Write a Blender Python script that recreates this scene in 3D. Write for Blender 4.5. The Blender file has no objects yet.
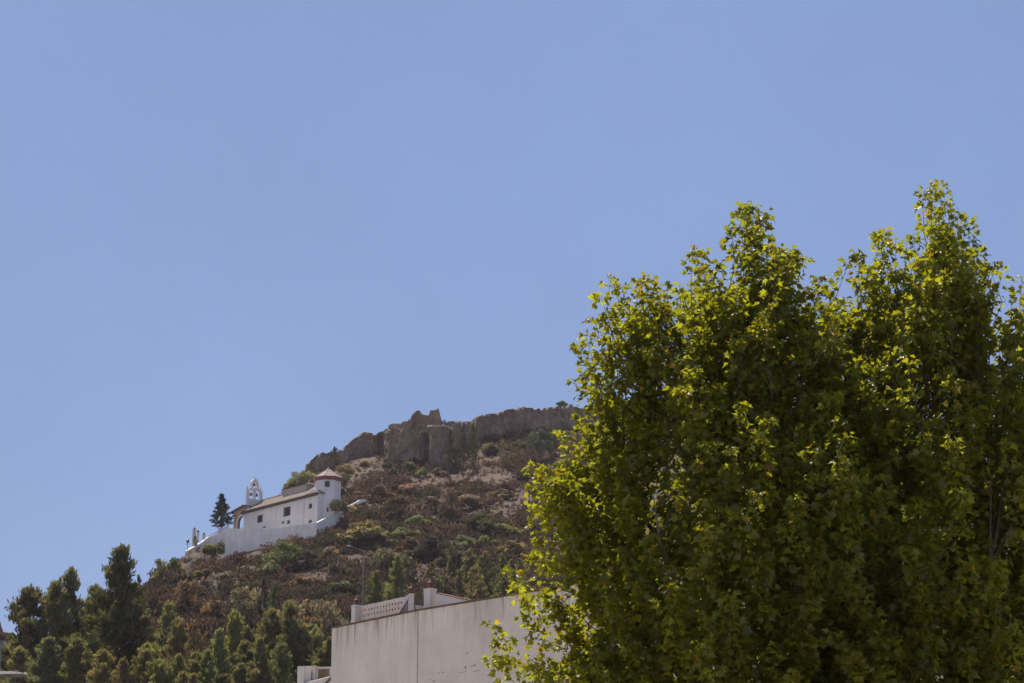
import bpy, math
import numpy as np
from mathutils import Vector
from mathutils.bvhtree import BVHTree
from mathutils.geometry import tessellate_polygon

rng = np.random.default_rng(11)
scene = bpy.context.scene
COL = scene.collection

# ------------------------------------------------------------------ camera
F, CX, CY, HZ, EYE = 2300.0, 512.0, 341.5, 960.0, 1.6
PITCH = math.atan((HZ - CY) / F)
CP, SP = math.cos(PITCH), math.sin(PITCH)

def at(px, py, Y):
    """world point seen at that place of the view, Y metres ahead"""
    u = (px - CX) / F; v = (CY - py) / F
    k = Y / (CP - v * SP)
    return np.array([u * k, Y, EYE + (SP + v * CP) * k])

def proj(p):
    x, y, z = p[..., 0], p[..., 1], p[..., 2] - EYE
    d = y * CP + z * SP
    return CX + F * x / d, CY - F * (z * CP - y * SP) / d

cam = bpy.data.cameras.new('camera'); co = bpy.data.objects.new('camera', cam); COL.objects.link(co)
co.location = (0, 0, EYE); co.rotation_euler = (math.pi / 2 + PITCH, 0, 0)
cam.sensor_width = 36; cam.lens = F * 36 / 1024; cam.clip_start = 0.5; cam.clip_end = 20000
scene.camera = co
HAZE = .00007

# ------------------------------------------------------------------ light
SUN_EL, SUN_AZ = math.radians(61), math.radians(-30)      # azimuth from straight ahead, minus = left
sd = Vector((math.sin(SUN_AZ) * math.cos(SUN_EL), math.cos(SUN_AZ) * math.cos(SUN_EL), math.sin(SUN_EL)))
sl = bpy.data.lights.new('sun', 'SUN'); sl.energy = 4.6; sl.angle = math.radians(0.53); sl.color = (1.0, 0.93, 0.82)
so = bpy.data.objects.new('sun', sl); COL.objects.link(so); so.rotation_euler = sd.to_track_quat('Z', 'Y').to_euler()
world = bpy.data.worlds.new('World'); scene.world = world; world.use_nodes = True
wn, wl = world.node_tree.nodes, world.node_tree.links
bg = wn['Background']; bg.inputs['Strength'].default_value = 0.072
sky = wn.new('ShaderNodeTexSky'); sky.sky_type = 'NISHITA'; sky.sun_disc = False
sky.sun_elevation = SUN_EL; sky.sun_rotation = SUN_AZ
sky.altitude = 400; sky.air_density = 1.0; sky.dust_density = 0.6; sky.ozone_density = 2.2
hs = wn.new('ShaderNodeHueSaturation'); hs.inputs['Saturation'].default_value = 1.0; hs.inputs['Hue'].default_value = 0.5
mx = wn.new('ShaderNodeMix'); mx.data_type = 'RGBA'; mx.blend_type = 'MULTIPLY'; mx.inputs[0].default_value = 1
mx.inputs[7].default_value = (1.06, 0.965, 1.0, 1)
wl.new(sky.outputs[0], hs.inputs['Color']); wl.new(hs.outputs[0], mx.inputs[6]); ev = wn.new('ShaderNodeMix'); ev.data_type = 'RGBA'; ev.inputs[0].default_value = .74     # summer haze evens the sky out
ev.inputs[7].default_value = (2.28, 3.34, 6.02, 1)
wl.new(mx.outputs[2], ev.inputs[6]); tcs = wn.new('ShaderNodeTexCoord'); nz_ = wn.new('ShaderNodeTexNoise'); nz_.inputs['Scale'].default_value = 4.5; nz_.inputs['Detail'].default_value = 4; nz_.inputs['Roughness'].default_value = .5
wl.new(tcs.outputs['Generated'], nz_.inputs['Vector'])
mr = wn.new('ShaderNodeMapRange'); mr.inputs['From Min'].default_value = .3; mr.inputs['From Max'].default_value = .7; mr.inputs['To Min'].default_value = .95; mr.inputs['To Max'].default_value = 1.06
wl.new(nz_.outputs[0], mr.inputs['Value'])
vm = wn.new('ShaderNodeVectorMath'); vm.operation = 'SCALE'; wl.new(ev.outputs[2], vm.inputs[0]); wl.new(mr.outputs[0], vm.inputs['Scale']); wl.new(vm.outputs[0], bg.inputs['Color'])

scene.view_settings.view_transform = 'Standard'; scene.view_settings.look = 'None'
scene.view_settings.exposure = 0.55; scene.view_settings.gamma = 1
scene.render.engine = 'CYCLES'
cy = scene.cycles
cy.max_bounces = 7; cy.diffuse_bounces = 4; cy.transmission_bounces = 5; cy.glossy_bounces = 2; cy.transparent_max_bounces = 4
cy.sample_clamp_indirect = 6
cy.use_denoising = True; cy.denoiser = 'OPENIMAGEDENOISE'
cy.filter_width = 1.5

# ------------------------------------------------------------------ helpers
def link_mesh(name, me, mat=None, parent=None):
    o = bpy.data.objects.new(name, me); COL.objects.link(o)
    if mat is not None: me.materials.append(mat)
    if parent is not None: o.parent = parent
    return o

def np_mesh(name, V, Fc, attr=None):
    """V (n,3), Fc (m,k) constant face size; attr: dict name -> per-face floats"""
    V = np.asarray(V, np.float32); Fc = np.asarray(Fc, np.int32)
    me = bpy.data.meshes.new(name)
    m, k = Fc.shape
    me.vertices.add(len(V)); me.vertices.foreach_set('co', V.ravel())
    me.loops.add(m * k); me.loops.foreach_set('vertex_index', Fc.ravel())
    me.polygons.add(m); me.polygons.foreach_set('loop_start', np.arange(0, m * k, k, dtype=np.int32))
    me.polygons.foreach_set('loop_total', np.full(m, k, np.int32))
    if attr:
        for nme, vals in attr.items():
            a = me.attributes.new(nme, 'FLOAT', 'FACE' if len(vals) == m else 'POINT')
            a.data.foreach_set('value', np.asarray(vals, np.float32))
    me.update(calc_edges=True); me.validate()
    return me

class MB:
    """collects polygons for one mesh"""
    def __init__(s): s.v, s.f = [], []
    def poly(s, pts):
        b = len(s.v); s.v += [tuple(p) for p in pts]; s.f.append(list(range(b, b + len(pts))))
    def box8(s, p):     # p: bottom 4 (ccw), top 4
        b = len(s.v); s.v += [tuple(q) for q in p]
        for f in ((3, 2, 1, 0), (4, 5, 6, 7), (0, 1, 5, 4), (1, 2, 6, 5), (2, 3, 7, 6), (3, 0, 4, 7)):
            s.f.append([b + i for i in f])
    def box(s, c, size, ax=(1, 0), taper=1.0):
        """c = centre of the base, ax = horizontal direction of the first size"""
        ax = np.array(ax, float); ax /= np.linalg.norm(ax); ay = np.array([-ax[1], ax[0]])
        P = []
        for z, t in ((0, 1.0), (size[2], taper)):
            for i, j in ((-1, -1), (1, -1), (1, 1), (-1, 1)):
                q = ax * i * size[0] / 2 * t + ay * j * size[1] / 2 * t
                P.append((c[0] + q[0], c[1] + q[1], c[2] + z))
        s.box8(P)
    def tube(s, pts, rad, n=6):
        pts = [np.array(p, float) for p in pts]
        if np.isscalar(rad): rad = [rad] * len(pts)
        rings = []
        for i, p in enumerate(pts):
            d = pts[min(i + 1, len(pts) - 1)] - pts[max(i - 1, 0)]; d = d / (np.linalg.norm(d) + 1e-9)
            a = np.cross(d, (0, 0, 1) if abs(d[2]) < .9 else (1, 0, 0)); a /= np.linalg.norm(a); b = np.cross(d, a)
            base = len(s.v)
            for k in range(n):
                t = 2 * math.pi * k / n
                s.v.append(tuple(p + rad[i] * (a * math.cos(t) + b * math.sin(t))))
            rings.append(base)
        for r0, r1 in zip(rings, rings[1:]):
            for k in range(n): s.f.append([r0 + k, r0 + (k + 1) % n, r1 + (k + 1) % n, r1 + k])
        s.f.append([rings[0] + k for k in range(n)][::-1]); s.f.append([rings[-1] + k for k in range(n)])
    def lathe(s, c, prof, n=12):
        b = len(s.v)
        for r, z in prof:
            for k in range(n):
                t = 2 * math.pi * k / n; s.v.append((c[0] + r * math.cos(t), c[1] + r * math.sin(t), c[2] + z))
        for i in range(len(prof) - 1):
            for k in range(n): s.f.append([b + i * n + k, b + i * n + (k + 1) % n, b + (i + 1) * n + (k + 1) % n, b + (i + 1) * n + k])
        s.f.append([b + k for k in range(n)][::-1]); s.f.append([b + (len(prof) - 1) * n + k for k in range(n)])
    def panel(s, org, ax, loops, thick):
        """flat panel with holes: loops of (s, z); org 3-D; ax horizontal unit dir; thickness goes to the back (left normal of ax)"""
        ax = np.array([ax[0], ax[1], 0.0]); ax /= np.linalg.norm(ax)
        nb = np.array([-ax[1], ax[0], 0.0])
        org = np.array(org, float)
        P = lambda q, d: org + ax * q[0] + np.array([0, 0, q[1]]) + nb * d
        tri = tessellate_polygon([[Vector((q[0], q[1], 0)) for q in L] for L in loops])
        flat = [q for L in loops for q in L]
        for d in (0, thick):
            b = len(s.v); s.v += [tuple(P(q, d)) for q in flat]
            s.f += [[b + i for i in (t if d == 0 else t[::-1])] for t in tri]
        for L in loops:
            for i in range(len(L)):
                q0, q1 = L[i], L[(i + 1) % len(L)]
                s.poly([P(q0, 0), P(q1, 0), P(q1, thick), P(q0, thick)])
    def build(s, name, mat, parent=None, smooth=False):
        me = bpy.data.meshes.new(name); me.from_pydata(s.v, [], s.f); me.validate()
        import bmesh
        bm = bmesh.new(); bm.from_mesh(me); bmesh.ops.recalc_face_normals(bm, faces=bm.faces); bm.to_mesh(me); bm.free()
        if smooth:
            for p in me.polygons: p.use_smooth = True
        return link_mesh(name, me, mat, parent)

def rect(s0, z0, s1, z1): return [(s0, z0), (s1, z0), (s1, z1), (s0, z1)]
def arch(s0, z0, s1, z1, n=9):
    r = (s1 - s0) / 2; c = (s0 + s1) / 2
    return [(s0, z0), (s1, z0)] + [(c + r * math.cos(t), z1 - r + r * math.sin(t)) for t in np.linspace(0, math.pi, n)]
def circ(c, r, n=10, sq=1.0): return [(c[0] + r * math.cos(t), c[1] + r * sq * math.sin(t)) for t in np.linspace(0, 2 * math.pi, n, endpoint=False)]

LABELS = {}
def tag(o, label, cat, group=None, kind=None):
    o['label'] = label; o['category'] = cat
    if group: o['group'] = group
    o['kind'] = kind or 'thing'
    return o
def empty(name, loc=(0, 0, 0)):
    o = bpy.data.objects.new(name, None); COL.objects.link(o); o.location = tuple(loc); return o
def adopt(o, root):
    """mesh built in world coordinates becomes a child of a root placed at the thing's base"""
    o.parent = root; o.location = [-c for c in root.location] if root.parent is None else (0, 0, 0); return o

def hash3(ix, iy, iz, seed=0):
    with np.errstate(over='ignore'):
        h = (ix.astype(np.uint64) * np.uint64(374761393) + iy.astype(np.uint64) * np.uint64(668265263)
             + iz.astype(np.uint64) * np.uint64(2147483647) + np.uint64(seed * 974711 + 1013904223))
        h = (h ^ (h >> np.uint64(13))) * np.uint64(1274126177)
        h = h ^ (h >> np.uint64(16))
    return (h & np.uint64(0xFFFF)).astype(np.float64) / 65535.0
def vnoise(P, seed=0):
    P = np.asarray(P, float); i = np.floor(P).astype(np.int64); f = P - i; f = f * f * (3 - 2 * f); i = i + 100000
    r = 0
    for dx in (0, 1):
        for dy in (0, 1):
            for dz in (0, 1):
                w = (f[..., 0] if dx else 1 - f[..., 0]) * (f[..., 1] if dy else 1 - f[..., 1]) * (f[..., 2] if dz else 1 - f[..., 2])
                r = r + w * hash3(i[..., 0] + dx, i[..., 1] + dy, i[..., 2] + dz, seed)
    return r * 2 - 1
def fbm(P, oc=4, seed=0):
    P = np.asarray(P, float); r = 0; a = 1
    for k in range(oc): r = r + a * vnoise(P * 2 ** k, seed + k); a *= .5
    return r

# ------------------------------------------------------------------ materials
def mat(name):
    m = bpy.data.materials.new(name); m.use_nodes = True
    nt = m.node_tree; b = nt.nodes['Principled BSDF']; return m, nt, nt.nodes, nt.links, b
def ramp(N, stops, interp='LINEAR'):
    r = N.new('ShaderNodeValToRGB'); r.color_ramp.interpolation = interp
    e = r.color_ramp.elements
    while len(e) < len(stops): e.new(.5)
    for k, (p, c) in zip(e, stops): k.position = p; k.color = (*c, 1)
    return r
def noise(N, L, coord, scale, detail=4, rough=.6, mapscale=None):
    n = N.new('ShaderNodeTexNoise'); n.inputs['Scale'].default_value = scale; n.inputs['Detail'].default_value = detail; n.inputs['Roughness'].default_value = rough
    if mapscale:
        mp = N.new('ShaderNodeMapping'); mp.inputs['Scale'].default_value = mapscale; L.new(coord, mp.inputs['Vector']); coord = mp.outputs[0]
    L.new(coord, n.inputs['Vector']); return n
def mixc(N, L, fac, a, b, mode='MIX'):
    m = N.new('ShaderNodeMix'); m.data_type = 'RGBA'; m.blend_type = mode
    for sock, v in ((m.inputs[0], fac), (m.inputs[6], a), (m.inputs[7], b)):
        if hasattr(v, 'is_output'): L.new(v, sock)
        elif isinstance(v, (int, float)): sock.default_value = v
        else: sock.default_value = (*v, 1)
    return m.outputs[2]
def math_(N, L, op, a, b=None, clamp=False):
    m = N.new('ShaderNodeMath'); m.operation = op; m.use_clamp = clamp
    for sock, v in zip(m.inputs, (a, b)):
        if v is None: continue
        if hasattr(v, 'is_output'): L.new(v, sock)
        else: sock.default_value = v
    return m.outputs[0]
def bump(N, L, b, h, strength, dist):
    n = N.new('ShaderNodeBump'); n.inputs['Strength'].default_value = strength; n.inputs['Distance'].default_value = dist
    L.new(h, n.inputs['Height']); L.new(n.outputs[0], b.inputs['Normal'])
def geo_pos(N): return N.new('ShaderNodeNewGeometry').outputs['Position']

def simple(name, c, rough=.8, var=.25, scale=3.0, metal=0.0):
    m, nt, N, L, b = mat(name)
    p = geo_pos(N); n = noise(N, L, p, scale, 5)
    r = ramp(N, [(.3, [x * (1 - var) for x in c]), (.7, [min(1, x * (1 + var * .6)) for x in c])])
    L.new(n.outputs[0], r.inputs[0]); L.new(r.outputs[0], b.inputs['Base Color'])
    b.inputs['Roughness'].default_value = rough; b.inputs['Metallic'].default_value = metal
    bump(N, L, b, n.outputs[0], .3, .02)
    return m

def whitewash(name, c=(.74, .72, .70), grime=.25, scale=.5, edge=.35):
    m, nt, N, L, b = mat(name)
    p = geo_pos(N)
    n1 = noise(N, L, p, scale, 6, .65); n2 = noise(N, L, p, scale * 4, 5, .7, (1, 1, .18)); n3 = noise(N, L, p, 14, 3)
    r1 = ramp(N, [(.35, [x * (1 - grime) for x in c]), (.62, c)]); L.new(n1.outputs[0], r1.inputs[0])
    r2 = ramp(N, [(.42, (.80, .77, .73)), (.6, (1, 1, 1))]); L.new(n2.outputs[0], r2.inputs[0])
    L.new(mixc(N, L, edge, r1.outputs[0], r2.outputs[0], 'MULTIPLY'), b.inputs['Base Color'])
    b.inputs['Roughness'].default_value = .9
    return m

M_white = whitewash('chapel_whitewash', (.69, .655, .64), .10, .35, .4)
M_terrace = whitewash('terrace_whitewash', (.80, .735, .67), .16, .6, .55)
M_trim = whitewash('trim_whitewash', (.60, .55, .49), .12, 1.5, .3)
M_dark = simple('dark_opening', (.022, .022, .026), .5, .2)
M_eaves_shade = simple('eaves_shade_brown', (.05, .035, .025), .7)
M_iron = simple('dark_iron', (.03, .03, .032), .5, .2, 20)
M_red = simple('red_oxide_paint', (.20, .055, .045), .8)
M_brownwall = simple('ochre_plaster', (.36, .22, .15), .9, .3, 1.2)
M_blue = simple('blue_gate_paint', (.045, .06, .095), .6)
M_terracotta = simple('terracotta_glaze', (.11, .024, .012), .5, .35, 12)
M_bronze = simple('bell_bronze', (.12, .09, .05), .5, .2, 8, .7)
M_galv = simple('galvanised_pole', (.21, .20, .17), .7, .15, 3)
M_lamp = simple('lamp_housing_white', (.75, .76, .76), .4, .05)
M_bark = simple('bark', (.13, .095, .07), .9, .45, 2.0)
M_planebark = simple('plane_bark', (.10, .085, .065), .85, .5, 5.0)
M_twig = simple('twig_bark', (.085, .065, .04), .8, .3, 8.0)

def roof_mat(name, c1, c2, freq, axis):
    """clay barrel tiles: ribs running down the slope, at freq ribs per metre along axis"""
    m, nt, N, L, b = mat(name)
    p = geo_pos(N)
    d = N.new('ShaderNodeVectorMath'); d.operation = 'DOT_PRODUCT'; L.new(p, d.inputs[0]); d.inputs[1].default_value = axis
    w = math_(N, L, 'SINE', math_(N, L, 'MULTIPLY', d.outputs['Value'], freq * 2 * math.pi))
    n = noise(N, L, p, 1.4, 6, .7); r = ramp(N, [(.33, c1), (.5, c2), (.68, [x * 1.25 for x in c2])]); L.new(n.outputs[0], r.inputs[0])
    L.new(r.outputs[0], b.inputs['Base Color']); b.inputs['Roughness'].default_value = .85
    bump(N, L, b, w, .9, .08)
    return m

def foliage(name, trans=.35, gloss=.06, attr=False, backtint=(1.0, 1.0, 1.0), rough=.45):
    """diffuse + translucent leaves; the tint is the object's own colour, varied leaf by leaf"""
    m, nt, N, L, b = mat(name)
    oi = N.new('ShaderNodeObjectInfo')
    a = N.new('ShaderNodeAttribute'); a.attribute_name = 'tint'
    br = math_(N, L, 'MULTIPLY_ADD', a.outputs['Fac'], .9); br.node.inputs[2].default_value = .55
    col = mixc(N, L, 1.0, oi.outputs['Color'], br, 'MULTIPLY')
    rr = ramp(N, [(.0, (1, 1, 1)), (.88, (1, 1, 1)), (.96, (1.2, .96, .75)), (1.0, (1.5, .85, .55))])
    a2 = N.new('ShaderNodeAttribute'); a2.attribute_name = 'dry'; L.new(a2.outputs['Fac'], rr.inputs[0])
    col = mixc(N, L, 1.0, col, rr.outputs[0], 'MULTIPLY')
    dif = N.new('ShaderNodeBsdfDiffuse'); tr = N.new('ShaderNodeBsdfTranslucent'); gl = N.new('ShaderNodeBsdfGlossy')
    gl.inputs['Roughness'].default_value = rough; gl.inputs['Color'].default_value = (.9, .9, .9, 1)
    L.new(col, dif.inputs[0]); L.new(mixc(N, L, 1.0, col, backtint, 'MULTIPLY'), tr.inputs[0])
    s1 = N.new('ShaderNodeMixShader'); s1.inputs[0].default_value = trans; L.new(dif.outputs[0], s1.inputs[1]); L.new(tr.outputs[0], s1.inputs[2])
    s2 = N.new('ShaderNodeMixShader'); s2.inputs[0].default_value = gloss; L.new(s1.outputs[0], s2.inputs[1]); L.new(gl.outputs[0], s2.inputs[2])
    L.new(s2.outputs[0], N['Material Output'].inputs['Surface'])
    N.remove(b)
    return m
M_pine = foliage('pine_needles', .45, .02, backtint=(1.7, 1.6, .9), rough=.6)
M_shrub = foliage('shrub_leaves', .33, .02, backtint=(1.4, 1.3, .9), rough=.6)
M_leaf = foliage('plane_leaves', .62, .020, backtint=(2.55, 2.4, .55), rough=.33)

# ------------------------------------------------------------------ ground and hill
m, nt, N, L, b = mat('ground_dust')
n = noise(N, L, geo_pos(N), .08, 8, .6); r = ramp(N, [(.3, (.36, .31, .25)), (.7, (.50, .45, .38))]); L.new(n.outputs[0], r.inputs[0]); L.new(r.outputs[0], b.inputs['Base Color']); b.inputs['Roughness'].default_value = .95
g = MB(); g.poly([(-2500, -2500, 0), (2500, -2500, 0), (2500, 2500, 0), (-2500, 2500, 0)])
ground = g.build('ground', m); ground['kind'] = 'structure'

HC = [  # column, then (row, distance) from foot to ridge
    (-600, [(962, 130), (900, 200), (850, 260), (820, 320)]),
    (-250, [(962, 130), (830, 200), (760, 270), (735, 320)]),
    (-60, [(962, 130), (790, 200), (710, 280), (690, 330)]),
    (20, [(962, 130), (780, 200), (690, 280), (662, 332)]),
    (70, [(962, 130), (770, 200), (676, 282), (634, 338)]),
    (110, [(962, 130), (760, 200), (660, 285), (607, 346)]),
    (142, [(962, 130), (760, 200), (648, 288), (591, 358)]),
    (165, [(962, 130), (760, 200), (640, 290), (575, 374)]),
    (187, [(962, 130), (758, 200), (640, 292), (556, 396)]),
    (225, [(962, 130), (758, 200), (640, 295), (554, 394), (536, 404)]),
    (260, [(962, 130), (758, 200), (640, 296), (544, 391), (529, 404), (524, 414)]),
    (288, [(962, 130), (758, 200), (640, 296), (537, 388), (523, 402), (500, 450), (492, 466)]),
    (300, [(962, 130), (758, 200), (640, 296), (535, 386), (522, 398), (492, 460), (478, 490)]),
    (320, [(962, 130), (758, 200), (640, 294), (532, 384), (520, 398), (494, 440), (475, 503), (463, 520)]),
    (350, [(962, 130), (758, 200), (640, 290), (530, 390), (506, 420), (464, 509), (450, 528)]),
    (374, [(962, 130), (758, 200), (640, 290), (520, 398), (458, 514), (440, 534)]),
    (386, [(962, 130), (758, 200), (640, 290), (525, 395), (472, 506), (440, 540)]),
    (405, [(962, 130), (758, 200), (640, 290), (525, 395), (475, 507), (434, 545)]),
    (430, [(962, 130), (758, 200), (640, 290), (525, 395), (476, 508), (430, 548)]),
    (455, [(962, 130), (758, 200), (640, 290), (524, 396), (474, 510), (432, 552)]),
    (480, [(962, 130), (758, 200), (640, 290), (522, 398), (446, 534), (430, 560)]),
    (580, [(962, 130), (758, 200), (640, 290), (520, 400), (434, 556), (414, 585)]),
    (700, [(962, 130), (758, 200), (640, 290), (520, 400), (452, 520), (408, 592)]),
    (1024, [(962, 130), (765, 200), (650, 290), (535, 400), (470, 520), (440, 600)]),
    (1500, [(962, 130), (800, 200), (720, 290), (640, 400), (600, 520), (580, 600)]),
]
pxs = np.concatenate([np.arange(-600, -20, 20), np.arange(-20, 600, 2.0), np.arange(600, 1500, 15)])
NS = 300
S = np.linspace(0, 1, NS)
colpx = np.array([c[0] for c in HC], float)
tabY = []; tabD = []
for c, pts in HC:
    d = np.array([p[1] for p in pts], float); y = np.array([p[0] for p in pts], float)
    dd = d[0] + S * (d[-1] - d[0]); tabD.append(dd); tabY.append(np.interp(dd, d, y))
tabD, tabY = np.array(tabD), np.array(tabY)
def smooth1(a, k, axis):
    w = np.hanning(k + 2)[1:-1]; w /= w.sum()
    return np.apply_along_axis(lambda v: np.convolve(np.pad(v, k // 2, mode='reflect', reflect_type='odd'), w, 'valid'), axis, a)
GD = np.array([np.interp(pxs, colpx, tabD[:, j]) for j in range(NS)]).T
GY = np.array([np.interp(pxs, colpx, tabY[:, j]) for j in range(NS)]).T
GY[:, :] = smooth1(GY, 21, 1)
u = (pxs[:, None] - CX) / F; v = (CY - GY) / F
k = GD / (CP - v * SP)
T = np.stack([u * k, GD, EYE + (SP + v * CP) * k], -1)          # (npx, NS, 3)
# back slope behind the ridge
back = []
tan = np.stack([u[:, 0] , np.ones(len(pxs)), np.zeros(len(pxs))], -1)
for q in range(1, 21):
    back.append(T[:, -1] + tan * q * 12 - np.array([0, 0, 1]) * (q * 12 * .30 + q * q * .25))
T = np.concatenate([T, np.stack(back, 1)], 1)
P = T.copy()
amp = np.clip((T[..., 1] - 140) / 120, 0, 1) * np.ones(T.shape[:2])
rockw = np.exp(-(((pxs[:, None] - 205) / 62) ** 2)) * np.exp(-(((np.concatenate([GY, np.repeat(GY[:, -1:], 20, 1)], 1) - 585) / 38) ** 2))
qx0, qy0 = proj(T)
calm = np.exp(-(((qx0 - 268) / 62) ** 2) ** 2) * np.exp(-(((T[..., 1] - 404) / 22) ** 2) ** 2)
amp = amp * (1 - .85 * calm)
P[..., 2] -= calm * 1.3
P[..., 2] += amp * (1.1 * fbm(T / 22, 3, 1) + .55 * fbm(T / 5, 3, 5) + .20 * fbm(T / 1.3, 2, 9))
ridg = 1 - np.abs(fbm(T / np.array([4.0, 6.0, 3.0]), 3, 40))
P[..., 2] += rockw * amp * 2.4 * (ridg - .6)
P[..., 1] -= rockw * amp * 3.4 * (ridg - .6)
PATCH = [(255, 549, 11, 5, 0), (248, 556, 7, 7, 0), (322, 576, 26, 5, -32), (350, 560, 16, 4, -30), (368, 462, 20, 9, -15), (345, 478, 12, 9, 0), (383, 455, 12, 8, 0),
         (430, 482, 18, 4, -12), (452, 476, 14, 3, -8), (488, 459, 13, 3.5, -10), (466, 476, 16, 4, 0), (496, 478, 15, 6, 0), (548, 520, 16, 5, -10),
         (503, 511, 14, 6, -25), (438, 576, 24, 9, -10), (466, 515, 8, 4, 0), (437, 519, 9, 2.5, 0), (182, 570, 14, 4, -35), (236, 600, 5, 16, 10), (520, 500, 14, 7, -30),
         (365, 508, 22, 2.2, -6), (200, 676, 14, 8, 0), (285, 676, 14, 6, 0), (555, 545, 12, 5, 0)]
qx, qy = proj(T)
straw = np.zeros(T.shape[:2])
wob = fbm(T / 7, 3, 70)
for (cx_, cy_, rx, ry, ang) in PATCH:
    t = math.radians(ang); dx = qx - cx_; dy = qy - cy_
    e = np.sqrt(((dx * math.cos(t) + dy * math.sin(t)) / rx) ** 2 + ((-dx * math.sin(t) + dy * math.cos(t)) / ry) ** 2)
    straw = np.maximum(straw, np.clip(1.0 - e + wob * .75, 0, 1))
nx, ny = P.shape[:2]
idx = np.arange(nx * ny).reshape(nx, ny)
HF = np.stack([idx[:-1, :-1], idx[1:, :-1], idx[1:, 1:], idx[:-1, 1:]], -1).reshape(-1, 4)
HV = P.reshape(-1, 3)
hm = np_mesh('hillside', HV, HF, {'straw': straw.ravel(), 'rock': np.clip(rockw, 0, 1).ravel()})
m, nt, N, L, b = mat('dry_hillside')
p = geo_pos(N)
n1 = noise(N, L, p, .16, 7, .68); n2 = noise(N, L, p, 1.1, 6, .7); n3 = noise(N, L, p, .5, 8, .75)
base = ramp(N, [(.30, (.060, .038, .027)), (.48, (.085, .054, .036)), (.62, (.115, .074, .047)), (.75, (.150, .098, .058))]); L.new(n1.outputs[0], base.inputs[0])
fine = ramp(N, [(.3, (.55, .55, .55)), (.7, (1.25, 1.22, 1.15))]); L.new(n2.outputs[0], fine.inputs[0])
c = mixc(N, L, 1.0, base.outputs[0], fine.outputs[0], 'MULTIPLY')
sa = N.new('ShaderNodeAttribute'); sa.attribute_name = 'straw'
ra = N.new('ShaderNodeAttribute'); ra.attribute_name = 'rock'
rockc = ramp(N, [(.35, (.055, .042, .036)), (.55, (.105, .08, .066)), (.68, (.21, .17, .14))]); L.new(n3.outputs[0], rockc.inputs[0])
c = mixc(N, L, ra.outputs['Fac'], c, rockc.outputs[0])
strawc = ramp(N, [(.32, (.080, .046, .024)), (.5, (.125, .072, .035)), (.70, (.170, .100, .045))]); L.new(n2.outputs[0], strawc.inputs[0])
c = mixc(N, L, sa.outputs['Fac'], c, strawc.outputs[0])
L.new(c, b.inputs['Base Color']); b.inputs['Roughness'].default_value = 1.0
bump(N, L, b, n2.outputs[0], .8, .5)
hill = link_mesh('hillside', hm, m); hill['kind'] = 'structure'
BV = BVHTree.FromPolygons([tuple(x) for x in HV.tolist()], HF.tolist())
EYEV = Vector((0, 0, EYE))
def ground_at(px, py):
    d = Vector(at(px, py, 100.0)) - EYEV; d.normalize()
    h = BV.ray_cast(EYEV, d)
    t = 0
    while h[0] is None and t < 60:
        t += 1; d = (Vector(at(px, py + t * 1.5, 100.0)) - EYEV).normalized(); h = BV.ray_cast(EYEV, d)
    return np.array(h[0])
def ground_z(x, y):
    h = BV.ray_cast(Vector((x, y, 500)), Vector((0, 0, -1)))
    return h[0].z if h[0] is not None else 0.0
def mpp(p): return (p[1] * CP + (p[2] - EYE) * SP) / F

# ------------------------------------------------------------------ plant prototypes (unit height, unit width)
def tri_leaves(C, size, r, flat=0.0, stretch=2.0, dirs=None):
    """two-triangle slivers at centres C"""
    n = len(C)
    a = r.normal(size=(n, 3)) if dirs is None else dirs + r.normal(size=(n, 3)) * .55
    a /= np.linalg.norm(a, axis=1)[:, None]
    b_ = r.normal(size=(n, 3)); b_ -= (b_ * a).sum(1)[:, None] * a; b_ /= np.linalg.norm(b_, axis=1)[:, None]
    s = size * r.uniform(.6, 1.35, n)[:, None]
    V = np.stack([C - a * s * stretch * .5, C + b_ * s * .5 + a * s * .1, C + a * s * stretch * .5, C - b_ * s * .5 + a * s * .1], 1).reshape(-1, 3)
    return V, np.arange(4 * n).reshape(n, 4)

def crown_mesh(name, C, size, r, stretch=2.0, dirs=None, group=None):
    V, Fc = tri_leaves(C, size, r, stretch=stretch, dirs=dirs)
    g = r.random(len(C)) if group is None else np.clip(group + r.normal(size=len(C)) * .18, 0, 1)
    return np_mesh(name, V, Fc, {'tint': g, 'dry': r.random(len(C))})

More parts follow.
